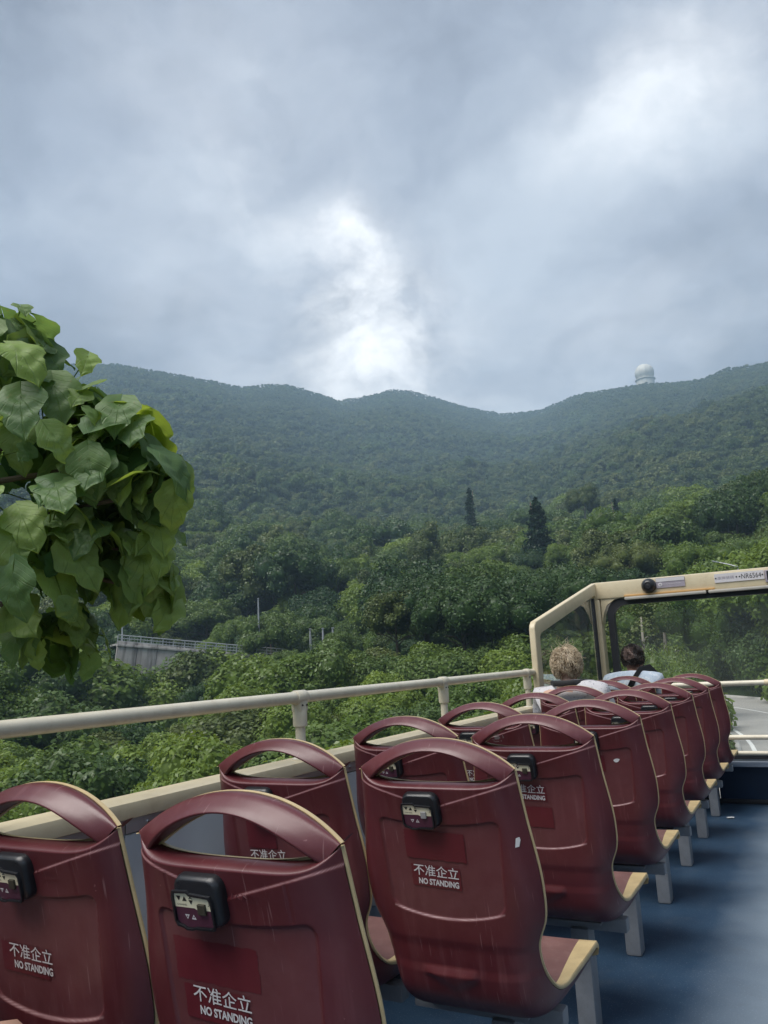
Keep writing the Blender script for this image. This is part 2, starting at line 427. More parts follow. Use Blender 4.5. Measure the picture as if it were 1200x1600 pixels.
def hermite(tab, s):
    tab = np.asarray(tab, float); x = tab[:, 0]; out = []
    for j in range(1, tab.shape[1]):
        y = tab[:, j]; m = np.gradient(y, x)
        i = np.clip(np.searchsorted(x, s, side='right')-1, 0, len(x)-2)
        h = x[i+1]-x[i]; t = (s-x[i])/h
        out.append((2*t**3-3*t**2+1)*y[i]+(t**3-2*t**2+t)*h*m[i]+(-2*t**3+3*t**2)*y[i+1]+(t**3-t**2)*h*m[i+1])
    return out
def smooth01(x):
    x = np.clip(x, 0, 1); return x*x*(3-2*x)
def grid_faces(nr, nc, close=False):
    r, c = np.meshgrid(np.arange(nr-1), np.arange(nc if close else nc-1), indexing='ij')
    c2 = (c+1) % nc
    return np.stack([r*nc+c, r*nc+c2, (r+1)*nc+c2, (r+1)*nc+c], -1).reshape(-1, 4)

# ------------------------------------------------------------------ terrain
TAZ = [-180, -110, -75, -60, -45, -30, -15, 0, 15, 40, 110, 180]
TR = [3, 15, 30, 50, 80, 120, 200, 350, 600, 900, 1200]
TEL = np.array([
    [-45, -17, -9, -6, -4, -2.5, -1, 0.5, 2, 4, 5],
    [-45, -16, -8, -5, -2, 0, 3, 6, 10, 14, 16],
    [-45, -14, -8.5, -4.6, -1.2, 2.5, 6.5, 11, 16, 19.5, 21],
    [-45, -13, -8, -4.4, -1.2, 2.6, 7, 11.5, 16, 19.5, 21],
    [-45, -13, -7.6, -4.2, -1, 3.4, 7.3, 11.6, 16, 19.5, 21.4],
    [-45, -13, -6.4, -2.6, 1.2, 4.9, 7.8, 11, 14.6, 17.8, 19.8],
    [-45, -12, -5.4, -1.0, 3.6, 6.2, 8.6, 11.0, 13.6, 15.8, 17.5],
    [-45, -11.5, -5.0, -.6, 4.5, 7.6, 10.2, 12.6, 15, 16.8, 18],
    [-45, -11.5, -4.0, 1.0, 6.5, 10, 12.5, 14.8, 16.8, 18.3, 19],
    [-45, -12, -3.0, 3, 9, 12, 14, 16, 17.5, 18.5, 19],
    [-45, -15, -6.5, -3, 0, 3, 6, 8, 10, 12, 13],
    [-45, -17, -9, -6, -4, -2.5, -1, 0.5, 2, 4, 5]], float)
SKY_AZ = [-180, -75, -54, -50.4, -46.8, -41.6, -37.9, -36, -34.5, -32.5, -30.7, -28.7, -26.8, -25.2, -23.5, -21, -18.8, -17, -15.6, -13.2, -11.5, -9.1, -8.35, -7.6, -5.3, -4.2, -3.2, -1.5, -.4, 10, 40, 180]
SKY_EL = [5, 20.5, 21.0, 21.1, 21.4, 20.8, 20.15, 20.35, 20.3, 19.7, 19.1, 19.3, 19.7, 19.5, 18.9, 18.0, 17.4, 17.3, 17.4, 18.1, 18.15, 18.2, 18.32, 18.1, 17.85, 17.95, 18.3, 18.15, 18.2, 18.9, 19, 5]
RIDGE_AZ = [-180, -60, -40, -27, -18, -10, 0, 40, 180]
RIDGE_R = [1200, 1050, 1080, 1330, 1430, 1150, 1060, 1000, 1200]

def vnoise(x, y, seed=0):
    xi = np.floor(x).astype(np.int64); yi = np.floor(y).astype(np.int64); fx = x-xi; fy = y-yi
    def h(a, b):
        n = (a*374761393+b*668265263+seed*1442695041) & 0xFFFFFFFF
        n = ((n ^ (n >> 13))*1274126177) & 0xFFFFFFFF
        return ((n ^ (n >> 16)) & 0xFFFF)/65535.0
    u = fx*fx*(3-2*fx); v = fy*fy*(3-2*fy)
    return (h(xi, yi)*(1-u)+h(xi+1, yi)*u)*(1-v)+(h(xi, yi+1)*(1-u)+h(xi+1, yi+1)*u)*v
def fbm(x, y, oct=4, seed=0):
    s = 0; a = .5
    for k in range(oct):
        s = s+a*(vnoise(x, y, seed+k)-.5)*2; x = x*2.03+17.1; y = y*2.03+5.7; a *= .5
    return s
ROAD_Z = -2.45
def road_center(y):
    y = np.asarray(y, float)
    return 1.5 - np.where(y > 26, (y-26)**2/120.0, 0)
ROAD_HW = 4.1
def veg(r): return np.interp(r, [0, 12, 25, 50, 80, 130, 200, 900, 1100, 1200], [.5, 1.5, 2.2, 3.0, 5.5, 7, 7.5, 6.5, 4.5, 4])
def ground(x, y):
    x = np.asarray(x, float); y = np.asarray(y, float)
    r = np.maximum(np.hypot(x, y), .5); az = np.degrees(np.arctan2(x, y))
    R = np.interp(az, RIDGE_AZ, RIDGE_R); k = smooth01((r-100)/250)
    rho = r*(1-k)+k*(r/R*1200)
    lr = np.log(np.clip(rho, 3, 1200)); ltr = np.log(TR)
    j = np.clip(np.searchsorted(ltr, lr, side='right')-1, 0, len(TR)-2); tj = (lr-ltr[j])/(ltr[j+1]-ltr[j])
    i = np.clip(np.searchsorted(TAZ, az, side='right')-1, 0, len(TAZ)-2); TA = np.array(TAZ)
    ti = smooth01((az-TA[i])/(TA[i+1]-TA[i]))
    el = (TEL[i, j]*(1-ti)+TEL[i+1, j]*ti)*(1-tj)+(TEL[i, j+1]*(1-ti)+TEL[i+1, j+1]*ti)*tj
    tabl = TEL[i, -1]*(1-ti)+TEL[i+1, -1]*ti
    skyl = np.interp(az, SKY_AZ, SKY_EL)
    q = smooth01((rho-500)/700)
    el = el*(1-q)+el*(skyl/np.maximum(tabl, 1))*q
    rr = np.minimum(r, R)
    z = CAM_Z+rr*np.tan(np.radians(el))
    z = z-np.maximum(r-R, 0)*.28
    z = z-veg(rho)
    mid = np.interp(rho, [60, 180, 500, 900, 1120, 1200], [0, .6, 1, .8, .12, 0])
    z = z+mid*(fbm(x/140, y/140, 4, 3)*26+fbm(x/45, y/45, 3, 9)*7)
    z = z+np.interp(rho, [10, 40, 100], [.1, .6, 0])*fbm(x/9, y/9, 3, 21)
    # spur of ground rising in the middle distance
    sx, sy = -34, 58
    z = z+5.0*np.exp(-(((x-sx)*.83+(y-sy)*.55)/15)**2-((-(x-sx)*.55+(y-sy)*.83)/13)**2)
    # bench that carries the far road and its retaining wall
    d = np.abs(x-road_center(np.clip(y, -60, 95)))-ROAD_HW
    d = np.where(y > 95, np.maximum(d, y-95), d); d = np.where(y < -60, np.maximum(d, -60-y), d)
    f = smooth01((d-.7)/7.0)
    return (ROAD_Z-.12)*(1-f)+z*f
def gz(x, y): return float(ground(np.array([x]), np.array([y]))[0])
def polar(az, r):
    a = math.radians(az); return r*math.sin(a), r*math.cos(a)

# ------------------------------------------------------------------ ground, road
az_s = np.radians(np.unique(np.concatenate([np.arange(-180, -80, 4.), np.arange(-80, 46, .6), np.arange(46, 180, 4.)])))
r_s = np.concatenate([[0.01], np.geomspace(3, 1700, 120), [2200, 3200]])
RR, AA = np.meshgrid(r_s, az_s, indexing='ij')
GX, GY = RR*np.sin(AA), RR*np.cos(AA)
GZ = ground(GX, GY); GZ[-2:] = np.minimum(GZ[-2:], 60); GZ[-1] = -30
def mat_ground():
    t = NT('undergrowth_ground')
    co = t.add('ShaderNodeTexCoord').outputs['Object']
    n = t.noise(.35, 6, .7, co); n2 = t.noise(2.4, 5, .7, co)
    c = t.mix(t.ramp(n, .35, .7), (.018, .034, .014), (.045, .07, .022))
    c = t.mix(t.ramp(n2, .62, .75), c, (.06, .055, .03))
    t.bsdf(c, .95, t.bump(n2, .8, .3), .1); return t.m
obj('ground', mesh('ground', np.stack([GX, GY, GZ], -1), grid_faces(len(r_s), len(az_s), True), mat_ground(), True), kind='structure')

ys = np.linspace(-60, 95, 80)
def road_strip(off0, off1, dz):
    c = road_center(ys); d = np.gradient(c, ys); nx = 1/np.sqrt(1+d*d); ny = -d*nx
    V = np.stack([np.stack([c+nx*o, ys+ny*o, np.full_like(ys, ROAD_Z+dz)], -1) for o in (off0, off1)], 1)
    return V.reshape(-1, 3), grid_faces(len(ys), 2)
obj('road', mesh('road', *road_strip(-ROAD_HW, ROAD_HW, 0), MT['road']), kind='structure')
obj('road_marking', mesh('road_marking', *road_strip(-ROAD_HW+.35, -ROAD_HW+.5, .004), MT['marking']), kind='structure')
obj('road_marking', mesh('road_marking', *road_strip(-.06, .06, .004), MT['marking']), kind='structure')
def kerb(o0, o1):
    a = [road_strip(o0, o0, .13)[0][::2], road_strip(o1, o1, .13)[0][::2], road_strip(o0, o0, -.2)[0][::2], road_strip(o1, o1, -.2)[0][::2]]
    n = len(ys); V = np.concatenate([a[2], a[0], a[1], a[3]]).reshape(4, n, 3)
    return V.reshape(-1, 3), grid_faces(4, n)
obj('kerb', mesh('kerb', *kerb(-ROAD_HW-.18, -ROAD_HW), MT['kerb']), kind='structure')
obj('kerb', mesh('kerb', *kerb(ROAD_HW, ROAD_HW+.18), MT['kerb']), kind='structure')

# ------------------------------------------------------------------ vegetation
def unit(v): return v/np.maximum(np.linalg.norm(v, axis=-1, keepdims=True), 1e-9)
def leaves(rng, P, Nn, L, Wd, droop=.25):
    """one bent rhombus leaf per point: P positions, Nn normals, L lengths, Wd widths"""
    n = len(P)
    t = unit(np.cross(Nn, unit(rng.normal(size=(n, 3))))); t[:, 2] -= droop; t = unit(t); b = unit(np.cross(Nn, t))
    L = L[:, None]; Wd = Wd[:, None]
    mid = P+Nn*L*.08
    V = np.stack([P-t*L*.5, mid+b*Wd*.5, P+t*L*.5-Nn*L*.10, mid-b*Wd*.5], 1).reshape(-1, 3)
    return V, np.arange(4*n).reshape(n, 4)
SPH = [(math.sin(a)*math.cos(b), math.sin(a)*math.sin(b), math.cos(a)) for a in np.linspace(.02, PI-.02, 7) for b in np.arange(9)*2*PI/9]
SPH = np.array(SPH); SPHF = grid_faces(7, 9, True)
def crown(seed, rxy, rz, cz, ncl, nlf, ls, clr=.36, low=-.25, aspect=.55, flat=1., core=.70):
    rng = np.random.default_rng(seed)
    d = unit(rng.normal(size=(ncl*4, 3))); d = d[d[:, 2] > low][:ncl]
    rad = rng.uniform(.45, .80, len(d))[:, None]
    C = d*rad*np.array([rxy, rxy, rz]); C[:, 2] += cz
    cr = rxy*clr*rng.uniform(.65, 1.25, len(d))
    Vs = []; Fs = []; Ts = []; b = 0
    for c, r in zip(C, cr):
        k = max(6, int(nlf/len(C)*(r/(rxy*clr))**2))
        dd = unit(rng.normal(size=(k, 3))+np.array([0, 0, .45])+.5*unit(c-np.array([0, 0, cz*.7])))
        P = c+dd*r*rng.uniform(.72, 1.12, (k, 1))*np.array([1, 1, flat])
        nn = unit(dd*.9+rng.normal(size=(k, 3))*.34+np.array([0, 0, .35]))
        V, F = leaves(rng, P, nn, ls*rng.uniform(.6, 1.35, k), ls*aspect*rng.uniform(.7, 1.3, k))
        Vs.append(V); Fs.append(F+b); b += len(V)
        tc_ = np.clip(rng.uniform(.15, .75)+rng.normal(size=k)*.18, 0, 1); Ts.append(np.repeat(tc_, 4))
        if core:
            V = c+SPH*r*core*(1+.12*rng.normal(size=(len(SPH), 1)))*np.array([1, 1, flat])
            Vs.append(V); Fs.append(SPHF+b); b += len(V); Ts.append(np.full(len(V), .25))
    return np.concatenate(Vs), np.concatenate(Fs), np.concatenate(Ts)
def crown_mesh(name, mat, *a, **k):
    V, F, T = crown(*a, **k); return mesh(name, V, F, mat, False, {'tint': T})
def trunk_mesh(name, seed, h, r, spread, mat, nl=5):
    rg = random.Random(seed); m = MB()
    top = Vector((rg.uniform(-.08, .08)*h, rg.uniform(-.08, .08)*h, h))
    pts = [Vector((0, 0, -.6)), Vector((0, 0, h*.2)), top*.6, top]
    m.tube(pts, [r*1.3, r, r*.75, r*.35], 8)
    for i in range(nl):
        a = 2*PI*i/nl+rg.uniform(-.4, .4); z = rg.uniform(.4, .8)
        p = top*z; e = p+Vector((math.cos(a)*spread, math.sin(a)*spread, rg.uniform(.25, .6)*spread))
        m.tube([p, (p+e)/2+Vector((0, 0, .12*spread)), e], [r*.45, r*.32, r*.15], 6)
    return m.mesh(name, mat, True)

SHRUBS = [crown_mesh('shrub', MT[m], 100+i, 1.45, 1.15, .75, 17, 5200, .13, .40, -.1, .62) for i, m in enumerate(('leaf_bright', 'leaf_bright', 'leaf', 'leaf_bright', 'leaf', 'leaf_olive'))]
CROWNS = [crown_mesh('crown', MT[m], 200+i, 3.3+.3*(i % 3), 2.5+.4*(i % 2), 4.6, 30, 7600, .25, .31, -.45, .6) for i, m in enumerate(('leaf', 'leaf_bright', 'leaf_deep', 'leaf_olive', 'leaf', 'leaf_bright'))]
TRUNKS = [trunk_mesh('trunk', 300+i, 4.4, .17, 1.8, MT['bark']) for i in range(3)]

def jitter_polar(rng, r0_, r1_, a0, a1, d):
    out = []; r = r0_
    while r < r1_:
        s = d(r); n = max(1, int(math.radians(a1-a0)*r/s))
        for k in range(n):
            a = a0+(k+.5+rng.uniform(-.45, .45))*(a1-a0)/n; q = r+rng.uniform(-.45, .45)*s
            out.append((a, q))
        r += s*.9
    return out
def clear_of_road(x, y, m):
    if y < -60 or y > 96: return True
    return abs(x-float(road_center(y)))-ROAD_HW > m
rng = np.random.default_rng(11)
SHRUB_TXT = ('leafy green shrub in the thicket on the bank beside the road', 'shrubs on the bank beside the road')
n_sh = 0
for a, r in jitter_polar(rng, 15.5, 58, -64, 5, lambda r: 1.85+r*.018):
    x, y = polar(a, r)
    if not clear_of_road(x, y, 1.7 if a < -8 else 3.0) or n_sh >= 296 or (a > -15 and r < 27): continue
    s = float(np.clip(rng.lognormal(0, .27), .6, 1.65))*np.interp(r, [15, 30, 58], [.85, 1.05, 1.6])
    o = thing('shrub', SHRUB_TXT[0], 'shrub', (x, y, gz(x, y)-.25), rng.uniform(0, 6.28), SHRUB_TXT[1], SHRUBS[int(rng.integers(6))])
    o.scale = (s*rng.uniform(.9, 1.2), s*rng.uniform(.9, 1.2), s*rng.uniform(.8, 1.15)); n_sh += 1
TREE_TXT = ('rounded broadleaf tree in the woods at the foot of the hill', 'broadleaf trees at the foot of the hill')
n_tr = 0
for a, r in jitter_polar(rng, 60, 142, -63, 8, lambda r: 6.0):
    x, y = polar(a, r)
    if not clear_of_road(x, y, 3.5) or n_tr >= 296: continue
    s = float(np.clip(rng.lognormal(0, .32), .5, 1.75))*np.interp(r, [60, 90, 142], [.75, .95, 1.05])
    if -48.5 < a < -34 and r < 94: s *= (.28 if a < -42 else .45) if r > 70 else .42
    elif -24.5 < a < -13.5: s = min(s, .98)
    if -36 < a < -31 and r < 99: s = min(s, .5)
    k = int(rng.integers(6))
    if -27 < a < -9 and r < 100 and rng.uniform() < .75: k = (0, 2, 4)[k % 3]
    o = thing('broadleaf_tree', TREE_TXT[0], 'tree', (x, y, gz(x, y)), rng.uniform(0, 6.28), TREE_TXT[1])
    c = obj('crown', CROWNS[k], o); t = obj('trunk', TRUNKS[k % 3], o); n_tr += 1
    o.scale = (s*rng.uniform(.9, 1.15), s*rng.uniform(.9, 1.15), s*rng.uniform(.85, 1.15))

# far forest and low ground cover: masses nobody could count, scattered on the terrain
def scatter(name, pts, scl, rotz, var, templates):
    co_ = bpy.data.collections.new(name+'_kinds')
    for i, me in enumerate(templates):
        co_.objects.link(bpy.data.objects.new('%s_kind.%03d' % (name, i), me))
    me = bpy.data.meshes.new(name); me.vertices.add(len(pts)); me.vertices.foreach_set('co', np.asarray(pts, np.float32).ravel())
    for nm, dt, v in (('scl', 'FLOAT_VECTOR', scl), ('rot', 'FLOAT_VECTOR', rotz), ('var', 'INT', var)):
        at = me.attributes.new(nm, dt, 'POINT'); at.data.foreach_set('vector' if dt != 'INT' else 'value', np.ascontiguousarray(v).ravel())
    o = obj(name, me, kind='stuff')
    g = bpy.data.node_groups.new(name, 'GeometryNodeTree')
    g.interface.new_socket('Geometry', in_out='INPUT', socket_type='NodeSocketGeometry')
    g.interface.new_socket('Geometry', in_out='OUTPUT', socket_type='NodeSocketGeometry')
    n = g.nodes; l = g.links
    gi, go = n.new('NodeGroupInput'), n.new('NodeGroupOutput')
    ci = n.new('GeometryNodeCollectionInfo'); ci.inputs['Collection'].default_value = co_; ci.inputs['Separate Children'].default_value = True; ci.inputs['Reset Children'].default_value = True
    ip = n.new('GeometryNodeInstanceOnPoints'); ip.inputs['Pick Instance'].default_value = True
    def na(nm, dt):
        q = n.new('GeometryNodeInputNamedAttribute'); q.data_type = dt; q.inputs['Name'].default_value = nm; return q.outputs['Attribute']
    er = n.new('FunctionNodeEulerToRotation'); l.new(na('rot', 'FLOAT_VECTOR'), er.inputs[0])
    l.new(gi.outputs[0], ip.inputs['Points']); l.new(ci.outputs[0], ip.inputs['Instance']); l.new(na('var', 'INT'), ip.inputs['Instance Index'])
    l.new(er.outputs[0], ip.inputs['Rotation']); l.new(na('scl', 'FLOAT_VECTOR'), ip.inputs['Scale']); l.new(ip.outputs[0], go.inputs[0])
    o.modifiers.new('scatter', 'NODES').node_group = g
    return o
def scatter_polar(name, label, cat, templates, r0_, r1_, a0, a1, d, size, seed, sink, margin=3.5, keep=None):
    rg = np.random.default_rng(seed)
    pr = np.array(jitter_polar(rg, r0_, r1_, a0, a1, d))
    x = pr[:, 1]*np.sin(np.radians(pr[:, 0])); y = pr[:, 1]*np.cos(np.radians(pr[:, 0]))
    ok = (np.abs(x-road_center(np.clip(y, -60, 96)))-ROAD_HW > margin) | (y > 96+margin) | (y < -60-margin)
    R = np.interp(pr[:, 0], RIDGE_AZ, RIDGE_R); ok &= (pr[:, 1] < R*1.06)
    ok &= ~((np.abs(pr[:, 0]+8.35) < .62) & (pr[:, 1] > R-16))
    if keep is not None: ok &= keep(pr[:, 0], pr[:, 1])
    x, y, r, R, a = x[ok], y[ok], pr[ok, 1], R[ok], pr[ok, 0]
    n = len(x); s = size(r, R)*np.clip(rg.lognormal(0, .30, n), .5, 2.0)
    pts = np.stack([x, y, ground(x, y)-(sink(r, R) if callable(sink) else sink)*s], -1)
    scl = np.stack([s*rg.uniform(.85, 1.2, n), s*rg.uniform(.85, 1.2, n), s*rg.uniform(.8, 1.15, n)], -1)
    rot = np.stack([np.zeros(n), np.zeros(n), rg.uniform(0, 6.28, n)], -1)
    # tree kinds come in drifts
    v = np.clip(((fbm(x/60, y/60, 3, seed)+.5)*len(templates)+rg.normal(size=n)*.9), 0, len(templates)-1).astype(np.int32)
    o = scatter(name, pts, scl.astype(np.float32), rot.astype(np.float32), v, templates)
    o['label'] = label; o['category'] = cat
    return o
FAR = [crown_mesh('far_crown', MT[m], 400+i, 3.6, 2.9, 3.2, 13, 900, .62, .40, -.5, .7) for i, m in enumerate(('leaf_far', 'leaf_far', 'leaf_olive', 'leaf_far', 'leaf'))]
MIDT = [crown_mesh('mid_crown', MT[m], 450+i, 3.7, 3.0, 3.6, 22, 3600, .34, .34, -.5, .65) for i, m in enumerate(('leaf', 'leaf', 'leaf_olive', 'leaf', 'leaf_bright'))]
scatter_polar('forest', 'dense broadleaf forest covering the lower slope above the valley', 'forest', MIDT, 144, 330, -78, 40, lambda r: 5.4, lambda r, R: np.interp(r, [140, 330], [1.0, 1.05]), 5, .9)
scatter_polar('forest', 'hazy blue-green forest covering the mountain up to its ridge', 'forest', FAR, 330, 1560, -78, 40, lambda r: 5.6+r*.0022 if r < 880 else 5.2, lambda r, R: np.interp(r/R, [.3, .7, .9, 1.0, 1.06], [1.05, 1.0, .66, .42, .40]), 6, lambda r, R: np.interp(r/R, [.75, .98], [1.9, 3.6]))
LOWS = [crown_mesh('low_plant', MT[m], 480+i, .8, .55, .3, 8, 900, .15, .45, -.05, .6) for i, m in enumerate(('leaf_bright', 'leaf', 'leaf_bright'))]
scatter_polar('undergrowth', 'low green undergrowth filling the bank between the shrubs', 'undergrowth', LOWS, 7, 62, -70, 14, lambda r: 1.15+r*.014, lambda r, R: np.interp(r, [7, 60], [.8, 1.6]), 7, .1, .6)
scatter_polar('woodland', 'mixed woodland beyond the opposite side of the road', 'woodland', MIDT+FAR[:1], 14, 330, 9, 200, lambda r: 6+r*.02, lambda r, R: np.interp(r, [14, 60], [.6, 1.0]), 8, .9, 4.5, keep=lambda a, r: (a > 40) | (r < 144))

# trees one can tell apart
def spot(az, r): x, y = polar(az, r); return (x, y, gz(x, y))
def special(name, label, az, r, el_top, crown_fn, trunk_r=.25, bark='bark', trunk_frac=.75, width=None):
    x, y, z = spot(az, r); h = CAM_Z+r*math.tan(math.radians(el_top))-z
    o = thing(name, label, 'tree', (x, y, z))
    obj('crown', crown_fn(h), o); obj('trunk', trunk_mesh("trunk", int(az*-7+r), h*trunk_frac, trunk_r, h*.12, MT[bark], 4), o)
    return o
def conifer(seed, h, rb, mat, tiers, ls, per=60, irregular=.25, base=.12, power=1.0):
    rg = np.random.default_rng(seed); P = []; Nn = []
    for i in range(tiers):
        f = i/(tiers-1); z = h*(base+(1-base)*f); rr = rb*((1-f)**power*.95+.05)*rg.uniform(1-irregular, 1+irregular)
        nb = max(4, int(9*(1-f)+4))
        for k in range(nb):
            a = rg.uniform(0, 2*PI); L = rr*rg.uniform(.6, 1.15); m = max(3, int(per*(1-f*.7)/nb*3))
            t = rg.uniform(.15, 1, m); sp = rg.normal(size=(m, 3))*.10*L
            P.append(np.stack([math.cos(a)*L*t, math.sin(a)*L*t, z-L*t*.22+.0*t], -1)+sp); Nn.append(unit(rg.normal(size=(m, 3))*.5+np.array([math.cos(a)*.4, math.sin(a)*.4, .7])))
    P = np.concatenate(P); Nn = np.concatenate(Nn); n = len(P)
    V, F = leaves(rg, P, Nn, ls*rg.uniform(.6, 1.4, n), ls*.4*rg.uniform(.7, 1.3, n), .5)
    return mesh('crown', V, F, mat, False, {'tint': np.repeat(rg.uniform(0, 1, n), 4)})
special('cypress_tree', 'tall narrow dark cypress standing alone above the canopy', -21.5, 215, 12.1, lambda h: conifer(1, h, 2.1, MT['leaf_dark'], 52, .75, 52, .45, .05, .42), .3, trunk_frac=.97)
special('conifer_tree', 'dark broad cone-shaped conifer rising above the wooded slope', -16.8, 138, 11.0, lambda h: conifer(2, h, 4.3, MT['leaf_dark'], 38, .8, 95, .28, .06, .8), .3, trunk_frac=.97)
special('conifer_tree', 'small dark pointed conifer behind the broad cone-shaped conifer', -11.3, 205, 10.4, lambda h: conifer(3, h, 1.7, MT['leaf_dark'], 26, .7, 50, .3, .1, .6), .2, trunk_frac=.95)
def dome_tree(seed, mat, w, ls=.42, n=8000):
    ls *= .75
    return lambda h: crown_mesh('crown', MT[mat], seed, w, h*.30, h*.68, 30, n, ls, .30, -.6, .6)
special('broadleaf_tree', 'tall pale green tree with an open crown beside the cone-shaped conifer', -13.6, 235, 11.9, dome_tree(21, 'leaf_olive', 5.6), .35, 'pale_bark')
special('broadleaf_tree', 'yellow-green rounded tree just above the windscreen frame', -10.6, 92, 7.4, dome_tree(22, 'leaf_olive', 4.4, .3), .3)
special('broadleaf_tree', 'light green bushy tree behind the camera dome of the bus', -6.6, 84, 7.2, dome_tree(23, 'leaf_bright', 4.0, .3), .3)
special('broadleaf_tree', 'dark leafy tree beside the street lamp arm above the windscreen', -2.2, 88, 7.6, dome_tree(24, 'leaf', 4.2, .3), .3)
special('broadleaf_tree', 'flat-topped brownish green tree on the slope high above the number plate', -4.3, 150, 9.6, lambda h: crown_mesh('crown', MT['leaf_olive'], 25, 6.0, h*.16, h*.8, 24, 3800, .36, .32, -.2, .6, .5), .3, 'pale_bark')
special('broadleaf_tree', 'large dark rounded tree in front of the bright spur of shrubs', -25.2, 66, 5.6, dome_tree(26, 'leaf_deep', 5.2, .3, 10000), .3)
special('broadleaf_tree', 'large dark spreading tree to one side of the conifer, close behind the handrail', -19.6, 60, 5.2, dome_tree(27, 'leaf_deep', 5.0, .3, 10000), .3)
special('broadleaf_tree', 'dark green tree overhanging the windscreen side pane', -14.5, 68, 6.3, dome_tree(28, 'leaf_deep', 4.6, .3, 9500), .3)
special('broadleaf_tree', 'pale-trunked feathery tree seen through the middle of the windscreen', -9.3, 46, 4.6, dome_tree(29, 'leaf_bright', 3.0, .20, 9000), .14, 'pale_bark')
special('broadleaf_tree', 'feathery green tree at the far edge of the windscreen view', -2.4, 70, 5.0, dome_tree(30, 'leaf_bright', 3.2, .20, 9000), .14, 'pale_bark')
special('broadleaf_tree', 'half bare grey-green tree behind the corner of the windscreen', -10.6, 44, 4.6, lambda h: crown_mesh('crown', MT['leaf_olive'], 31, 2.6, h*.36, h*.62, 16, 1500, .18, .28, -.6, .55, 1., 0), .12, 'pale_bark')
def lone_shrub(label, az, r, el_top, me, name='shrub', wf=1.):
    x, y, z = spot(az, r); h = CAM_Z+r*math.tan(math.radians(el_top))-z
    o = thing(name, label, 'shrub', (x, y, z-.1), az, None, me); s = h/2.1; o.scale = (s*wf, s*wf, s); return o
lone_shrub('lime green bush right behind the handrail post', -32.3, 23, -3.6, crown_mesh('shrub', MT['leaf_lime'], 51, 1.25, 1.1, .8, 16, 6500, .095, .40, -.2, .62))
lone_shrub('bright yellow-green sapling above the handrail near the windscreen post', -16.5, 36, -.2, crown_mesh('shrub', MT['leaf_lime'], 52, 1.5, 1.1, .8, 14, 6000, .10, .36, -.2, .62))
lone_shrub('bright yellow-green bush seen through the windscreen beside the dark haired man', -9.4, 33, .2, crown_mesh('shrub', MT['leaf_lime'], 53, 1.9, 1.0, .9, 20, 9000, .085, .36, -.2, .62), wf=.55)
lone_shrub('dark green bush beside the pale road bend', -6.9, 34, -1.4, crown_mesh('shrub', MT['leaf'], 54, 1.3, 1.2, .9, 14, 6500, .085, .40, -.2, .62), wf=.5)

rg2 = random.Random(31); nbb = 0
for k in range(60):
    y = rg2.uniform(42, 88); off = rg2.uniform(1.6, 9); x = float(road_center(y))+ROAD_HW+off
    a = math.degrees(math.atan2(x, y))
    if not -9 < a < 4 or nbb >= 26: continue
    nbb += 1; z = gz(x, y); h = rg2.uniform(3.2, 5.2)+off*.35
    o = thing('roadside_bush', 'tall light green bush on the outer side of the road bend', 'bush', (x, y, z-.2), rg2.uniform(0, 6), 'bushes on the outer side of the road bend', SHRUBS[(0, 1, 3, 4)[k % 4]])
    o.scale = (h/2.1*.85, h/2.1*.85, h/2.0)
# the mountain-top radome
rx_, ry_ = polar(-8.35, 1120)
rR = float(np.interp(-8.35, RIDGE_AZ, RIDGE_R))
rx_, ry_ = polar(-8.35, rR-3); rzg = gz(rx_, ry_)
rad = thing('radome', 'pale spherical radar dome on the mountain ridge', 'radar dome', (rx_, ry_, rzg-2))
zc_ = CAM_Z+(rR-3)*math.tan(math.radians(18.70))-(rzg-2)
dm = MB(); dm.lathe([(13.2*math.sin(a), 13.2*math.cos(a)) for a in np.linspace(.01, 2.5, 22)], 32); dm = dm.build('dome', MT['dome'], rad, loc=(0, 0, zc_))
rb = MB()
for k in range(10):
    a = k*2*PI/10; rb.tube([(13.25*math.sin(b)*math.cos(a), 13.25*math.sin(b)*math.sin(a), 13.25*math.cos(b)) for b in np.linspace(.05, 2.4, 14)], .16, 5)
rb.build('seam_rib', MT['galv'], dm)
bb = MB(); bb.lathe([(0, zc_-9.0), (9.0, zc_-9.0), (13.9, zc_-9.2), (13.9, zc_-10.2), (12.5, zc_-10.3), (12.5, -14)], 28); bb.build('base_drum', MT['dome'], rad)

# far road on its retaining wall
P0 = Vector((*polar(-46.6, 92), 0)); P1 = Vector((*polar(-35.2, 97), 0)); dv = (P1-P0); LEN = dv.length; dv.normalize(); ang = math.atan2(dv.y, dv.x)
zt = CAM_Z+92*math.tan(math.radians(2.45))
wl_ = thing('retaining_wall', 'stained grey concrete retaining wall under the far road railing', 'retaining wall', (P0.x, P0.y, zt), ang)
npan = 9
for i in range(npan):
    w = LEN/npan; MB().box((w*(i+.5), 0, -3.2-.45*i/npan), (w-.06, .5, 6.4), bevel=.03).build('wall_panel', MT['concrete'], wl_)
MB().box((LEN/2, .1, -.45), (LEN, 1.0, .25), Matrix.Rotation(.0, 3, 'Y'), .03).build('ledge', MT['concrete'], wl_)
MB().box((LEN/2, 4.2, -.33), (LEN, 7.4, .2)).build('road_slab', MT['road'], wl_)
fe = thing('road_railing', 'long grey steel railing along the top of the retaining wall', 'railing', (P0.x, P0.y, zt), ang)
for z in (.95, .62, .3): MB().tube([(0, 0, z-.30), (LEN, 0, z-.30)], .055 if z > .9 else .04, 8).build('rail', MT['galv'], fe)
pm = MB().box((0, 0, .15), (.09, .09, 1.1)).mesh('post', MT['galv'])
for k in range(17): obj('post', pm, fe, (LEN*k/16, 0, 0))
ba = MB()
for k in range(int(LEN/.35)): ba.box((k*.35, 0, .17), (.03, .03, .66))
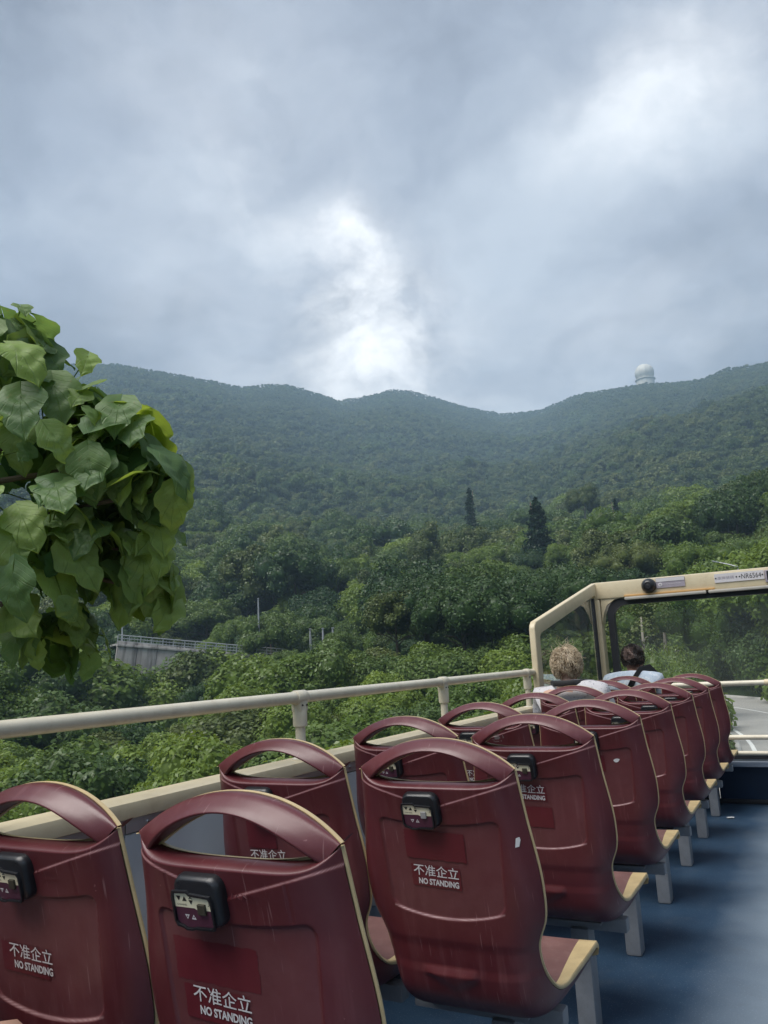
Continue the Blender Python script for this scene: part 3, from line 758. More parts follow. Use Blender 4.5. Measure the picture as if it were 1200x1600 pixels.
b_ = ba.build('railing_bar', MT['galv'], fe); b_['kind'] = 'stuff'
for q in (wl_, fe): q.rotation_euler.y = math.atan2(2.3, LEN)

for i, (a, r, et) in enumerate(((-46.8, 84, -.6), (-45.4, 86, -.3), (-44.2, 83, -.5), (-42.7, 85, .3), (-41.8, 87, .9), (-40.8, 85, 1.25), (-39.8, 88, .95), (-38.8, 86, 1.1), (-37.9, 88, .75), (-36.9, 86, .8), (-35.9, 89, .7), (-34.9, 88, .8), (-48.0, 82, .9), (-49.2, 84, 2.0))):
    x, y, z = spot(a, r); h = CAM_Z+r*math.tan(math.radians(et))-z
    o = thing('shrub', 'bushy green shrub growing up in front of the retaining wall', 'shrub', (x, y, z-.1), a*3, 'shrubs in front of the retaining wall', SHRUBS[i % 6]); o.scale = (h/2.0*1.05, h/2.0*1.05, h/2.0)
def lamp_post(label, az, r, el0, el1, name='lamp_post', arm=True, rr_=.11):
    x, y = polar(az, r); z0 = CAM_Z+r*math.tan(math.radians(el0)); h = r*(math.tan(math.radians(el1))-math.tan(math.radians(el0)))
    o = thing(name, label, 'lamp post' if arm else 'pole', (x, y, z0), math.radians(-az))
    MB().tube([(0, 0, -1.5), (0, 0, h*.5), (0, 0, h)], [rr_*1.2, rr_, rr_*.7], 10).build('pole', MT['galv'], o)
    if arm:
        MB().tube([(0, 0, h*.97), (.4, 0, h*1.0), (1.1, 0, h*1.01)], [.06, .05, .05], 8).build('arm', MT['galv'], o)
        MB().box((1.4, 0, h*1.01), (.7, .22, .12), bevel=.04).build('lamp_head', MT['galv'], o)
    else:
        MB().box((0, 0, h), (rr_*2.2, rr_*2.2, .12), bevel=.03).build('cap', MT['galv'], o)
    return o
lamp_post('tall thin grey pole rising from the railing of the far road', -37.1, 97, .9, 5.0, arm=False)
lamp_post('thin grey pole beside the large-leaved tree, above the retaining wall', -46.3, 94, 2.3, 4.2, arm=False, rr_=.08)
for i, (a, l) in enumerate(((-33.5, 'short grey post by the trees past the end of the far railing'), (-32.6, 'short grey post half hidden by bushes, middle of three past the far railing'), (-31.9, 'short grey post nearest the bright spur of shrubs'))):
    lamp_post(l, a, 99, 1.3, 2.7, 'post', False, .14)
gt = thing('height_gauge', 'small grey steel gantry frame beside the far road', 'gantry', (*polar(-35.2, 99), CAM_Z+99*math.tan(math.radians(1.2))), math.radians(35))
for sx in (-.9, .9): MB().tube([(sx, 0, -1), (sx, 0, 2.6)], .09, 8).build('post', MT['galv'], gt)
MB().tube([(-1.1, 0, 2.6), (1.1, 0, 2.6)], .08, 8).build('crossbar', MT['galv'], gt)
sl = thing('street_lamp', 'street lamp with a thin arm above the windscreen frame', 'street lamp', (*polar(-4.0, 70), gz(*polar(-4.0, 70))), 0)
hh = CAM_Z+70*math.tan(math.radians(5.15))-sl.location.z
MB().tube([(0, 0, -.5), (0, 0, hh)], [.12, .07], 10).build('pole', MT['alu'], sl)
MB().tube([(0, 0, hh-.1), (-.6, 0, hh+.15), (-1.4, 0, hh+.42)], [.06, .045, .04], 8).build('arm', MT['alu'], sl)
MB().box((-1.6, 0, hh+.48), (.55, .22, .09), Matrix.Rotation(.3, 3, 'Y'), .03).build('lamp_head', MT['alu'], sl)

# ------------------------------------------------------------------ the open-top bus
WX, RX = -1.68, .74                # inner faces of the side walls
bus = thing('tour_bus', 'open-top double-deck bus upper deck with navy floor, ivory rails and windscreen', 'bus', (-.47, 2.5, ROAD_Z))
BO = Vector((-.47, 2.5, ROAD_Z))
def bpart(m, name, mat, parent=None, **kw):
    o = m.build(name, MT[mat], parent or bus, **kw)
    if parent is None: o.location = -BO
    return o
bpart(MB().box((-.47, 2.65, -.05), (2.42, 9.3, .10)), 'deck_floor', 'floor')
bpart(MB().box((-.47, 2.65, -1.1), (2.48, 9.7, 1.98), bevel=.06), 'lower_body', 'bus_body')
for sx in (-1.62, .68):
    for y in (-.6, 5.2):
        R = Matrix.Rotation(PI/2, 3, 'Y')
        w = bpart(MB().lathe([(.2, -.14), (.44, -.14), (.48, -.1), (.48, .1), (.44, .14), (.2, .14)], 28, R, (sx, y, -2.45+.48)), 'wheel', 'rubber')
        MB().lathe([(.02, -.13), (.2, -.13), (.24, -.15), (.24, .15), (.2, .13), (.02, .13)], 20, R, (sx, y, -2.45+.48)).build('rim', MT['alu'], w)
bpart(MB().box((WX+.006, 2.65, .05), (.014, 9.2, .11), bevel=.004).box((RX-.006, 2.65, .05), (.014, 9.2, .11), bevel=.004), 'skirting', 'rubber')
# side walls: joined grey panels, aluminium strip, cream coping
joints = [-1.9, -.6, .75, 1.62, 3.05, 4.4, 5.3, 7.2]
for a, b in zip(joints, joints[1:]):
    bpart(MB().box((WX-.012, (a+b)/2, .425), (.024, b-a-.006, .83), bevel=.003), 'wall_panel', 'grey_panel')
    p = bpart(MB().box((WX+.001, (a+b)/2, .861), (.006, b-a-.004, .036), bevel=.0015), 'edge_strip', 'alu')
    for y in np.arange(a+.08, b, .36):
        MB().lathe([(.0005, .003), (.004, .0028), (.006, .001), (.006, -.002)], 10, Matrix.Rotation(PI/2, 3, 'Y'), (WX+.0045, y, .861)).build('screw', MT['screw'], p)
bpart(MB().box((WX-.09, 2.65, .43), (.05, 9.2, .86), bevel=.01), 'outer_skin', 'bus_body')
bpart(MB().box((WX-.045, 2.65, .902), (.125, 9.2, .046), bevel=.012), 'coping', 'cream')
bpart(MB().box((RX+.03, 2.65, .43), (.06, 9.2, .86), bevel=.01), 'wall_panel', 'grey_panel')
bpart(MB().box((RX+.035, 2.65, .902), (.125, 9.2, .046), bevel=.012), 'coping', 'cream')
RXL = WX-.03
def rail_side(x):
    bpart(MB().tube([(x, y, 1.145) for y in np.linspace(-1.8, 5.28, 9)], .0215, 20), 'handrail', 'white_rail')
    for y in (-1.373, -.083, 1.207, 2.497, 3.787, 5.13):
        s = bpart(MB().tube([(x, y, .922), (x, y, 1.07)], .0185, 16), 'stanchion', 'white_rail')
        f = MB()
        f.lathe([(.0195, 1.040), (.0255, 1.042), (.0265, 1.05), (.0265, 1.10), (.024, 1.118), (.010, 1.122)], 18, None, (x, y, 0))
        f.tube([(x, y-.034, 1.145), (x, y-.030, 1.145), (x, y+.030, 1.145), (x, y+.034, 1.145)], [.0235, .0262, .0262, .0235], 18)
        f.box((x, y, 1.116), (.044, .05, .05), bevel=.01)
        MT_f = f.build('saddle', MT['white_rail'], s)
        for dy in (-.014, .014):
            MB().lathe([(.0004, .0025), (.003, .002), (.0042, -.001)], 8, Matrix.Rotation(PI/2, 3, 'Y'), (x+.0235, y+dy, 1.117)).build('bolt', MT['ink'], s)
        MB().lathe([(.020, .922), (.034, .923), (.034, .929), (.021, .934)], 18, None, (x, y, 0)).build('flange', MT['white_rail'], s)
rail_side(RXL); rail_side(RX+.03)
# windscreen frame: post, raking bar, corner post, header
FX = WX-.012
def oriented(p, q, w, t, bevel):
    p = Vector(p); q = Vector(q); d = q-p; L = d.length; d.normalize(); x = Vector((1, 0, 0)); z = d.cross(x).normalized()
    R = Matrix((x, d, z)).transposed() if False else Matrix((x, d, x.cross(d))).transposed()
    return MB().box((p+q)/2, (w, L, t), R, bevel)
def side_frame(fx):
    prof = [(5.215, .92), (5.215, 1.435), (5.25, 1.478), (7.06, 1.842), (7.235, 1.858), (7.235, .92), (7.085, .92), (7.075, 1.62), (7.02, 1.728), (5.375, 1.392), (5.345, 1.36), (5.345, .92)]
    m = MB(); n = len(prof); w = .022
    # ring built as an outer and inner polyline so that every face is a quad
    outer = [(5.262, .922), (5.262, 1.43), (5.274, 1.458), (5.305, 1.482), (7.02, 1.838), (7.12, 1.857), (7.235, 1.858), (7.235, .922)]
    inner = [(5.372, .922), (5.372, 1.355), (5.377, 1.376), (5.405, 1.402), (7.04, 1.737), (7.09, 1.725), (7.12, 1.66), (7.125, .922)]
    V = []; 
    for (a, b) in ((outer, -w), (outer, w), (inner, w), (inner, -w)):
        V += [(fx+b, y, z) for y, z in a]
    k = len(outer); F = []
    for j in range(4):
        for i in range(k-1):
            F.append((j*k+i, j*k+i+1, ((j+1) % 4)*k+i+1, ((j+1) % 4)*k+i))
    F.append((0, k, 2*k, 3*k)); F.append((k-1, 2*k-1, 3*k-1, 4*k-1))
    me_ = m.addf(V, F).mesh('windscreen_side_frame', MT['cream'])
    bm = bmesh.new(); bm.from_mesh(me_)
    es = [e for e in bm.edges if len(e.link_faces) == 2 and e.calc_face_angle(0) > 1.0]
    bmesh.ops.bevel(bm, geom=es, offset=.011, segments=3, affect='EDGES', profile=.5)
    for f in bm.faces: f.smooth = True
    for e in bm.edges:
        if len(e.link_faces) == 2 and e.calc_face_angle(0) > .5: e.smooth = False
    bm.to_mesh(me_); bm.free()
    o = obj('side_frame', me_, bus, -BO)
    gp = [(5.375, .925), (5.375, 1.36), (5.407, 1.402), (7.03, 1.733), (7.03, .925)]
    V = [(fx, y, z) for y, z in gp]
    g = obj('side_pane', mesh('side_pane', V, [tuple(range(5))], MT['glass']), bus, -BO)
    bpart(MB().box((fx, 7.045, 1.32), (.03, .03, .80), bevel=.006), 'rubber_seal', 'rubber')
    bpart(MB().box((fx, 7.092, 1.31), (.03, .062, .78), bevel=.006), 'corner_filler', 'cream')
side_frame(FX)
side_frame(RX+.03)
HY = 7.17
hd = bpart(MB().box((-.47, HY, 1.785), (2.47, .13, .15), bevel=.022), 'header', 'cream')
for sx, s in ((WX+.02, 1), (RX-.02, -1)):       # inner corner posts with their gussets
    g = MB(); g.box((sx-s*.012, HY, 1.31), (.05, .12, .80), bevel=.014)
    g.prism([(sx+s*.02, 1.50), (sx+s*.035, 1.58), (sx+s*.07, 1.655), (sx+s*.14, 1.70), (sx+s*.22, 1.715), (sx+s*.02, 1.73)], HY-.05, HY+.05)
    bpart(g, 'corner_post', 'cream')
# rubber-framed front glass with rounded corners
def ring(w, h, r, t, cx, cz, y0, y1):
    a = rounded_rect(w, h, r, 8, (cx, cz)); b = rounded_rect(w-2*t, h-2*t, max(.02, r-t*.5), 8, (cx, cz)); n = len(a)
    V = [(x, y0, z) for x, z in a]+[(x, y1, z) for x, z in a]+[(x, y1, z) for x, z in b]+[(x, y0, z) for x, z in b]; F = []
    for j in range(4):
        for i in range(n): F.append((j*n+i, j*n+(i+1) % n, ((j+1) % 4)*n+(i+1) % n, ((j+1) % 4)*n+i))
    return MB().addf(V, F)
GCX, GW, GZ0, GZ1 = -.47, 2.25, .355, 1.705
bpart(ring(GW, GZ1-GZ0, .13, .055, GCX, (GZ0+GZ1)/2, HY-.035, HY+.03), 'windscreen_seal', 'rubber')
bpart(MB().addf([(x, HY, z) for x, z in rounded_rect(GW-.04, GZ1-GZ0-.04, .11, 6, (GCX, (GZ0+GZ1)/2))], [tuple(range(28))]), 'windscreen', 'glass')
# header fittings
bpart(MB().box((-1.06, HY-.072, 1.722), (.74, .02, .016), bevel=.004), 'warm_reflection_strip', 'orange')  # ochre strip drawn in place of a warm reflection along the header
for x0, x1 in ((-1.425, -.758), (-.742, -.02)):
    bpart(MB().box(((x0+x1)/2, HY-.075, 1.699), (x1-x0, .045, .026), bevel=.010), 'blind_cover', 'grey_cover')
cdm = bpart(MB().lathe([(.062, 0), (.062, .018), (.057, .03), (.050, .05), (.036, .066), (.030, .068), (.028, .060), (.001, .058)], 28, Matrix.Rotation(PI/2, 3, 'X'), (-1.212, HY-.064, 1.792)), 'camera_dome', 'black')
MB().lathe([(.030, .068), (.026, .072), (.023, .066), (.0005, .070)], 20, Matrix.Rotation(PI/2, 3, 'X'), (-1.212, HY-.0645, 1.792)).build('lens', MT['rubber'], cdm)
pq = bpart(MB().prism(rounded_rect(.235, .085, .006, 3, (-1.035, 1.806)), HY-.072, HY-.064), 'notice_plaque', 'plaque')
MB().prism(rounded_rect(.231, .030, .003, 2, (-1.035, 1.831)), HY-.0745, HY-.0722).build('white_strip', MT['plaque_white'], pq)
MB().prism([(-1.118+.017*math.cos(a), 1.793+.017*math.sin(a)) for a in np.arange(20)*2*PI/20], HY-.0745, HY-.0722).build('round_logo', MT['plaque_white'], pq)
MB().prism([(-1.118+.009*math.cos(a), 1.793+.006*math.sin(a)) for a in np.arange(12)*2*PI/12], HY-.0765, HY-.0747).build('logo_mark', MT['plaque'], pq)
def flat_text(body, w, h, cx, cz, y, mat, parent, name='lettering', bold=.0):
    V, F = text(body, w, h, bold, (cx, cz))
    return obj(name, mesh(name, [(a, y, b) for a, b in V], F, MT[mat]), parent)
t_ = flat_text('CCTV IN OPERATION', .135, .010, -1.022, 1.793, HY-.0742, 'plaque_white', pq)
np_ = bpart(MB().prism(rounded_rect(.375, .072, .004, 3, (-.497, 1.802)), HY-.072, HY-.064), 'number_plate', 'plaque_white')
flat_text('NR6564', .148, .040, -.405, 1.802, HY-.0728, 'ink', np_, bold=.0)
flat_text('車牌號碼', .125, .026, -.598, 1.802, HY-.0728, 'plaque', np_)
for x in (-.674, -.516, -.492, -.322):
    MB().prism([(x+.006*math.cos(a), 1.802+.006*math.sin(a)) for a in np.arange(10)*2*PI/10], HY-.0745, HY-.0721).build('rivet', MT['ink'], np_)
bpart(MB().box((-.19, HY-.075, 1.785), (.23, .03, .10), bevel=.008), 'display_box', 'plaque')
MB_ = MB().box((-.19, HY-.092, 1.79), (.20, .004, .07)); bpart(MB_, 'display_face', 'black')
# bars across the front, ledge and bulkhead
for z, r in ((.954, .0205), (.538, .019), (.418, .0175)):
    bpart(MB().tube([(x, 7.02, z) for x in np.linspace(WX, RX, 7)], r, 18), 'front_bar', 'white_rail')
for x in (-.372, .45):
    p = bpart(MB().tube([(x, 7.02, .35), (x, 7.02, .98)], .0165, 14), 'bar_post', 'white_rail')
    for z in (.954, .538): MB().tube([(x-.04, 7.02, z), (x-.034, 7.02, z), (x+.034, 7.02, z), (x+.04, 7.02, z)], [.022, .026, .026, .022], 16).build('saddle', MT['cream'], p)
bpart(MB().box((-.47, 7.20, .325), (2.40, .25, .04), bevel=.010), 'ledge', 'navy_ledge')
for i in range(3):
    bpart(MB().box((-.47-.8+.8*i, 7.28, .15), (.794, .03, .298), bevel=.004), 'bulkhead_panel', 'navy')
bpart(MB().box((-.47, 7.34, .62-.9), (2.42, .06, .56)), 'front_skin', 'bus_body')
bpart(MB().box((-.47, 7.245, .018), (2.38, .03, .035), bevel=.006), 'skirting', 'rubber')

# ------------------------------------------------------------------ seats
SPINE = [(0, .004, .945), (.15, .030, .86), (.35, .058, .715), (.45, .072, .64), (.53, .084, .575), (.60, .100, .505), (.68, .128, .432), (.76, .19, .388), (.88, .36, .372), (1, .565, .388)]
EDGE = [(0, .037, .986, .2085), (.15, .061, .885, .2170), (.35, .096, .715, .2345), (.45, .113, .640, .2275), (.53, .124, .578, .2040), (.60, .152, .518, .2020), (.68, .207, .462, .2080), (.76, .272, .436, .2110), (.88, .430, .430, .2130), (1, .588, .432, .2130)]
FRONT = [(0, .046, .9575), (.15, .074, .86), (.35, .100, .715), (.45, .112, .64), (.53, .124, .575), (.60, .145, .515), (.68, .190, .462), (.76, .260, .446), (.88, .420, .443), (1, .590, .446)]
s_ = np.concatenate([np.linspace(0, .56, 150), np.linspace(.565, 1, 44)])
cy_, cz_ = hermite(SPINE, s_); ey, ez, ww = hermite(EDGE, s_); fy, fz = hermite(FRONT, s_)
u_ = np.concatenate([np.linspace(-1, -.9, 10)[:-1], np.linspace(-.9, .9, 120), np.linspace(.9, 1, 10)[1:]])
S2, U2 = np.meshgrid(s_, u_, indexing='ij')
pw = (6.4+2.6*smooth01((S2-.55)/.25)); bl = np.abs(U2)**pw
X = U2*ww[:, None]; Y = cy_[:, None]*(1-bl)+ey[:, None]*bl; Z = cz_[:, None]*(1-bl)+ez[:, None]*bl
ax = np.abs(X)
fade = smooth01((.55-S2)/.03)
zv = .957-.058*(1-ax/.2)
def groove(d, w=.0022): return np.exp(-(d/w)**2)
vstep = smooth01((zv-Z)/.004+.5)
ztop = .856+.016*(ax/.155)**2; zbot = .632+.024*(ax/.15)**2; xs = .147+.012*(Z-.65)/.2
a1 = ztop-Z; a2 = Z-zbot; a3 = xs-ax
rc = .022
def rmin(a, b): return np.minimum(np.minimum(a, b), rc-np.hypot(np.maximum(rc-a, 0), np.maximum(rc-b, 0)))
mm = rmin(rmin(a1, a3), np.where(a2 > .05, 9, a2)); mm = np.where((a2 < rc) & (a3 < rc), rc-np.hypot(rc-a2, rc-a3), mm)
panel = smooth01(mm/.0045+.5)
disp = .0030*vstep-.0048*panel
disp -= .0016*groove(ax-.122-.03*(.93-Z), .0018)*(Z > .872)*(Z < .932)*1.0
tri = smooth01((.515-Z-.25*np.maximum(0, X-.0)-.05*np.maximum(0, -X))/.005)*smooth01((Z-.455-.55*np.abs(X+.01))/.02+.3)*smooth01((.115-ax)/.02)
disp += .011*tri*np.clip((Z-.44)/.06, 0, 1)
Y = Y-disp*np.where(S2 < .6, fade, 1)-.011*tri*np.clip((Z-.44)/.06, 0, 1)*(S2 >= .56)*0
highlight_dust = groove(zv-Z, .0014)*(ax > .02)*.6+groove(zbot-Z, .0020)*(ax < xs)*.8  # pale edge highlights painted along the V step and lower panel edge
highlight_dust = (highlight_dust+.09*panel*(S2 < .5))*fade  # plus a thin dust film over the recessed panel
# top roll, then the shell, then a rolled lip round the pan's front
rows = []
t0 = lambda w: np.stack([u_*ww[0]*(1-.004*w), Y[0]+w*.018, Z[0]+np.array([.006, .0085, .009])[int(w)]*np.minimum(1, (1-np.abs(u_)**8)+.3)], -1)
body = np.stack([X, Y, Z], -1)
top = [np.stack([u_*ww[0], np.maximum(Y[0], 0)*0+Y[0]+dy, Z[0]+dz], -1) for dy, dz in ((.040, .0125), (.032, .0125), (.022, .0115), (.010, .0075), (.003, .003))]
end = [np.stack([u_*ww[-1], Y[-1]+dy, Z[-1]+dz*(1-np.abs(u_)**8)], -1) for dy, dz in ((.010, .008), (.014, .022))]
shell_V = np.concatenate([np.stack(top), body, np.stack(end)])
shell_w = np.zeros(shell_V.shape[:2]); shell_w[5:5+len(s_)] = highlight_dust
SHELL = mesh('back_shell', shell_V, grid_faces(*shell_V.shape[:2])[:, ::-1], MT['seat'], True, {'highlight_dust': shell_w.ravel()})
bmt = bmesh.new(); bmt.from_mesh(SHELL); bmt.normal_update(); BVH = BVHTree.FromBMesh(bmt)
def on_back(x, z, lift=0.0):
    p, n, i, d = BVH.ray_cast(Vector((x, -1, z)), Vector((0, 1, 0)))
    return Vector((x, p.y-lift, z)) if p else Vector((x, .05-lift, z))
# carrying handle above the opening
tt = np.linspace(-1, 1, 61); at_ = np.abs(tt)
Ox, Oz = .2085*tt, 1.0605-.0705*at_**2.1
Ix, Iz = .180*tt, 1.0330-.0735*at_**2.0
def hsec(lam, y):
    ye = .0255+.24*y if y < .048 else .0370+(y-.048)*.95
    k = at_**4.2; return np.stack([Ix*(1-lam)+Ox*lam, y*(1-k)+ye*k, Iz*(1-lam)+Oz*lam], -1)
secs = [(.0, .048), (-.03, .028), (-.02, .008), (.0, -.003), (.06, -.006), (.14, -.005), (.45, .007), (.78, .020), (.90, .0255), (.98, .031), (1.005, .037), (1.0, .048)]
hv = np.stack([hsec(a, b) for a, b in secs], 1)
HANDLE = mesh('handle', hv, grid_faces(*hv.shape[:2], True), MT['seat'], True)
# cream liner: visible as a thin lip round the back, the opening and the pan
nl = 64
sl_ = np.linspace(0, 1, nl); ey2, ez2, w2 = hermite(EDGE, sl_); fy2, fz2 = hermite(FRONT, sl_)
ty, tz = np.gradient(ey2), np.gradient(ez2); tn = np.hypot(ty, tz); ny, nz = -tz/tn, ty/tn
lip = .0080+.010*smooth01((sl_-.66)/.2)
ub = .955-.17*smooth01((sl_-.66)/.34)
ul = np.linspace(-1, 1, 41)
lrows = []
for i in range(nl):
    r = [(-w2[i], ey2[i], ez2[i]), (-w2[i]-.0035, ey2[i]+ny[i]*lip[i]*.35, ez2[i]+nz[i]*lip[i]*.35), (-w2[i]-.0030, ey2[i]+ny[i]*lip[i]*.85, ez2[i]+nz[i]*lip[i]*.85)]
    for uu in ul:
        b = abs(uu)**(3.2); k = smooth01((abs(uu)-ub[i]+.02)/.05) if sl_[i] > .6 else 1
        yy = fy2[i]*(1-b)+(ey2[i]+ny[i]*lip[i])*b; zz_ = fz2[i]*(1-b)+(ez2[i]+nz[i]*lip[i])*b
        r.append((uu*(w2[i]+.001), yy, zz_))
    r += [(w2[i]+.0030, ey2[i]+ny[i]*lip[i]*.85, ez2[i]+nz[i]*lip[i]*.85), (w2[i]+.0035, ey2[i]+ny[i]*lip[i]*.35, ez2[i]+nz[i]*lip[i]*.35), (w2[i], ey2[i], ez2[i])]
    lrows.append(r)
lv = np.array(lrows)
# lip of the opening and rounded nose of the pan
lead = lv[0].copy(); lead[:, 1] -= .010; lead[:, 2] += .0008; lead[:3, 2] -= .001
nose = lv[-1].copy(); nose[:, 1] += .012; nose[:, 2] -= .010; nose2 = lv[-1].copy(); nose2[:, 1] += .004; nose2[:, 2] = ez2[-1]-.030*(1-np.linspace(-1, 1, lv.shape[1])**8)
lv = np.concatenate([lead[None], lv, nose[None], nose2[None]])
LINER = MB(); b0 = 0
fl = [tuple(f) for f in grid_faces(*lv.shape[:2])]
LINER.addf(lv.reshape(-1, 3), fl)
ls_ = np.stack([hsec(a, b) for a, b in ((-.04, .0485), (-.04, .0585), (1.03, .0585), (1.045, .0535), (1.03, .0485))], 1)
LINER.addf(ls_.reshape(-1, 3), [tuple(f) for f in grid_faces(*ls_.shape[:2], True)])
LINER = LINER.mesh('cream_liner', MT['cream_edge'], True, .9)
# brown pad lying in the liner
pu = np.linspace(-1, 1, 25); prow = []
for i in range(nl):
    if sl_[i] < .03: continue
    for uu in pu:
        q = uu*ub[i]*.985; b = abs(q)**3.2; e = .0045*(1-abs(uu)**10)*min(1, (1-sl_[i])/.02+.0)
        yy = fy2[i]*(1-b)+(ey2[i]+ny[i]*lip[i])*b; zz_ = fz2[i]*(1-b)+(ez2[i]+nz[i]*lip[i])*b
        prow.append((q*w2[i], yy+ny[i]*e, zz_+nz[i]*e))
pv_ = np.array(prow).reshape(-1, 25, 3)
PAD = mesh('seat_pad', pv_, grid_faces(*pv_.shape[:2]), MT['pad'], True)

# passenger audio box, in its own frame: x right, z up, -y towards the viewer
def box_meshes():
    D = {}
    m = MB(); o = rounded_rect(.096, .085, .020, 5); n = len(o)
    lay = [(1.0, .004), (1.0, -.006), (.97, -.012), (.90, -.0165), (.86, -.0175)]
    V = [(x*k, y, z*k) for k, y in lay for x, z in o]; F = []
    for j in range(len(lay)-1):
        for i in range(n): F.append((j*n+i, j*n+(i+1) % n, (j+1)*n+(i+1) % n, (j+1)*n+i))
    F.append(tuple((len(lay)-1)*n+i for i in range(n))); m.addf(V, F)
    # raised notched bezel round the label
    def notched(g): 
        return [(1.17*x_, 1.12*z_) for x_, z_ in [(-.036-g, .015+g), (-.013, .0165+g), (-.0085, .0125+g), (.024+g, .0105+g), (.0275+g, .006), (.0275+g, -.029), (.024+g, -.0335-g), (-.006, -.0345-g), (-.012, -.0365-g), (-.023, -.0365-g), (-.027, -.0335-g), (-.035-g, -.0315-g), (-.0385-g, -.027), (-.0385-g, .010)]]
    a, b = notched(.0032), notched(0.0); k = len(a)
    V = [(x, -.0172, z) for x, z in a]+[(x*.995, -.0225, z*.995) for x, z in a]+[(x, -.0225, z) for x, z in b]+[(x, -.0178, z) for x, z in b]; F = []
    for j in range(3):
        for i in range(k): F.append((j*k+i, j*k+(i+1) % k, (j+1)*k+(i+1) % k, (j+1)*k+i))
    m.addf(V, F)
    D['control_box'] = m.mesh('control_box', MT['black'], True, .5)
    g = .0006
    D['label_plate'] = MB().prism([(-.0365, .0145), (-.013, .0160), (-.0085, .0120), (.0235, .0100), (.0268, .006), (.0268, -.0085), (-.0002, -.0085), (-.004, -.0065), (-.038, -.0065), (-.038, .010)], -.0188, -.0170).mesh('label_plate', MT['label_cream'])
    D['lower_label'] = MB().prism([(-.038, -.0067), (-.004, -.0067), (-.0002, -.0087), (.0268, -.0087), (.0268, -.029), (.0235, -.0330), (-.006, -.0340), (-.012, -.0360), (-.023, -.0360), (-.027, -.0330), (-.0345, -.0310), (-.038, -.027)], -.0186, -.0170).mesh('lower_label', MT['label_plum'])
    y = -.0192
    def tri_(c, r, dn): 
        s = -1 if dn else 1; return [(c[0]-r, y, c[1]-s*r*.8), (c[0]+r, y, c[1]-s*r*.8), (c[0], y, c[1]+s*r*.9)]
    m = MB()
    m.addf(tri_((-.0300, .0070), .0042, True), [(0, 1, 2)]); m.addf(tri_((-.0195, .0066), .0042, False), [(0, 1, 2)])
    c = (-.0085, .0052)
    m.addf([(c[0], y, c[1]+.0058), (c[0]+.0038, y, c[1]+.0012), (c[0]-.0038, y, c[1]+.0012), (c[0], y, c[1]+.0030)], [(0, 1, 3), (0, 3, 2)])
    m.addf([(c[0], y, c[1]-.0066), (c[0]+.0038, y, c[1]+.0002), (c[0]-.0038, y, c[1]+.0002)], [(0, 1, 2)])
    V, F = text('CHANNEL', .0175, .0026, 0, (-.0250, -.0022)); m.addf([(a_, y, b_) for a_, b_ in V], F)
    m.addf([(.0235, y, .006), (.0243, y, .006), (.0243, y, -.0005), (.0235, y, -.0005)], [(0, 1, 2, 3)])
    m.addf([(.0213, y, -.0005), (.0233, y, -.0005), (.0233, y, -.0012), (.0213, y, -.0012)], [(0, 1, 2, 3)])
    D['channel_symbols'] = m.mesh('channel_symbols', MT['ink'])
    m = MB()
    for c_, dn in (((-.0190, -.0200), True), ((-.0075, -.0200), False)):
        a, b = tri_(c_, .0042, dn), tri_(c_, .0018, dn)
        m.addf(a+b, [(0, 1, 4, 3), (1, 2, 5, 4), (2, 0, 3, 5)])
    D['volume_symbols'] = m.mesh('volume_symbols', MT['print_white'])
    D['socket'] = MB().box((.0105, -.0205, -.0065), (.0135, .005, .0155), bevel=.0012).mesh('socket', MT['socket'])
    for k_ in ('label_plate', 'lower_label', 'channel_symbols', 'volume_symbols', 'socket'):
        for v in D[k_].vertices: v.co.x *= 1.17; v.co.z *= 1.12
    D['screw'] = MB().lathe([(.0004, -.0006), (.0016, -.0008), (.0024, -.0016), (.0032, -.0018), (.0036, 0.0015)], 12, Matrix.Rotation(PI/2, 3, 'X')).mesh('screw', MT['rubber'], True)
    return D
BOX = box_meshes()
def back_frame(x, z):
    p = on_back(x, z, .0015); r = (on_back(x, z+.03)-on_back(x, z-.03)).normalized()
    xx = Vector((1, 0, 0)); yy = r.cross(xx).normalized()
    if yy.y < 0: yy = -yy
    m = Matrix((xx, yy, r)).transposed().to_4x4(); m.translation = p; return m
def add_box(seat, dx, paper=False):
    b = obj('control_box', BOX['control_box'], seat); b.matrix_local = back_frame(-.028+dx, .897)
    for k in ('label_plate', 'lower_label', 'channel_symbols', 'volume_symbols'): obj(k, BOX[k], b)
    if paper: s = obj('socket', BOX_PAPER, b)
    else: obj('socket', BOX['socket'], b)
    for sx in (-.030, .030): obj('screw', BOX['screw'], b, (sx, -.0165, .0320))
BOX_PAPER = MB().box((.0105, -.0205, -.0065), (.0140, .005, .0165), bevel=.0012).mesh('socket', MT['paper_grey'])
def decal(name, V, F, mat, seat, lift=.0009, **kw):
    o = obj(name, mesh(name, [on_back(float(a), float(b), lift) for a, b in V], F, MT[mat]), seat)
    for k, v in kw.items(): o[k] = v
    return o
def lettering(seat, cx, cz, tilt=0.0):
    V1, F1 = text('不准企立', .120, .0275, .007, (0, .0115)); V2, F2 = text('NO STANDING', .107, .0150, .035, (.0055, -.0155))
    V = np.concatenate([V1, V2]); F = F1+[tuple(i+len(V1) for i in f) for f in F2]
    c, s = math.cos(tilt), math.sin(tilt); V = np.stack([cx+V[:, 0]*c-V[:, 1]*s, cz+V[:, 0]*s+V[:, 1]*c], -1)
    decal('no_standing_lettering', V, F, 'print_white', seat, .0030)
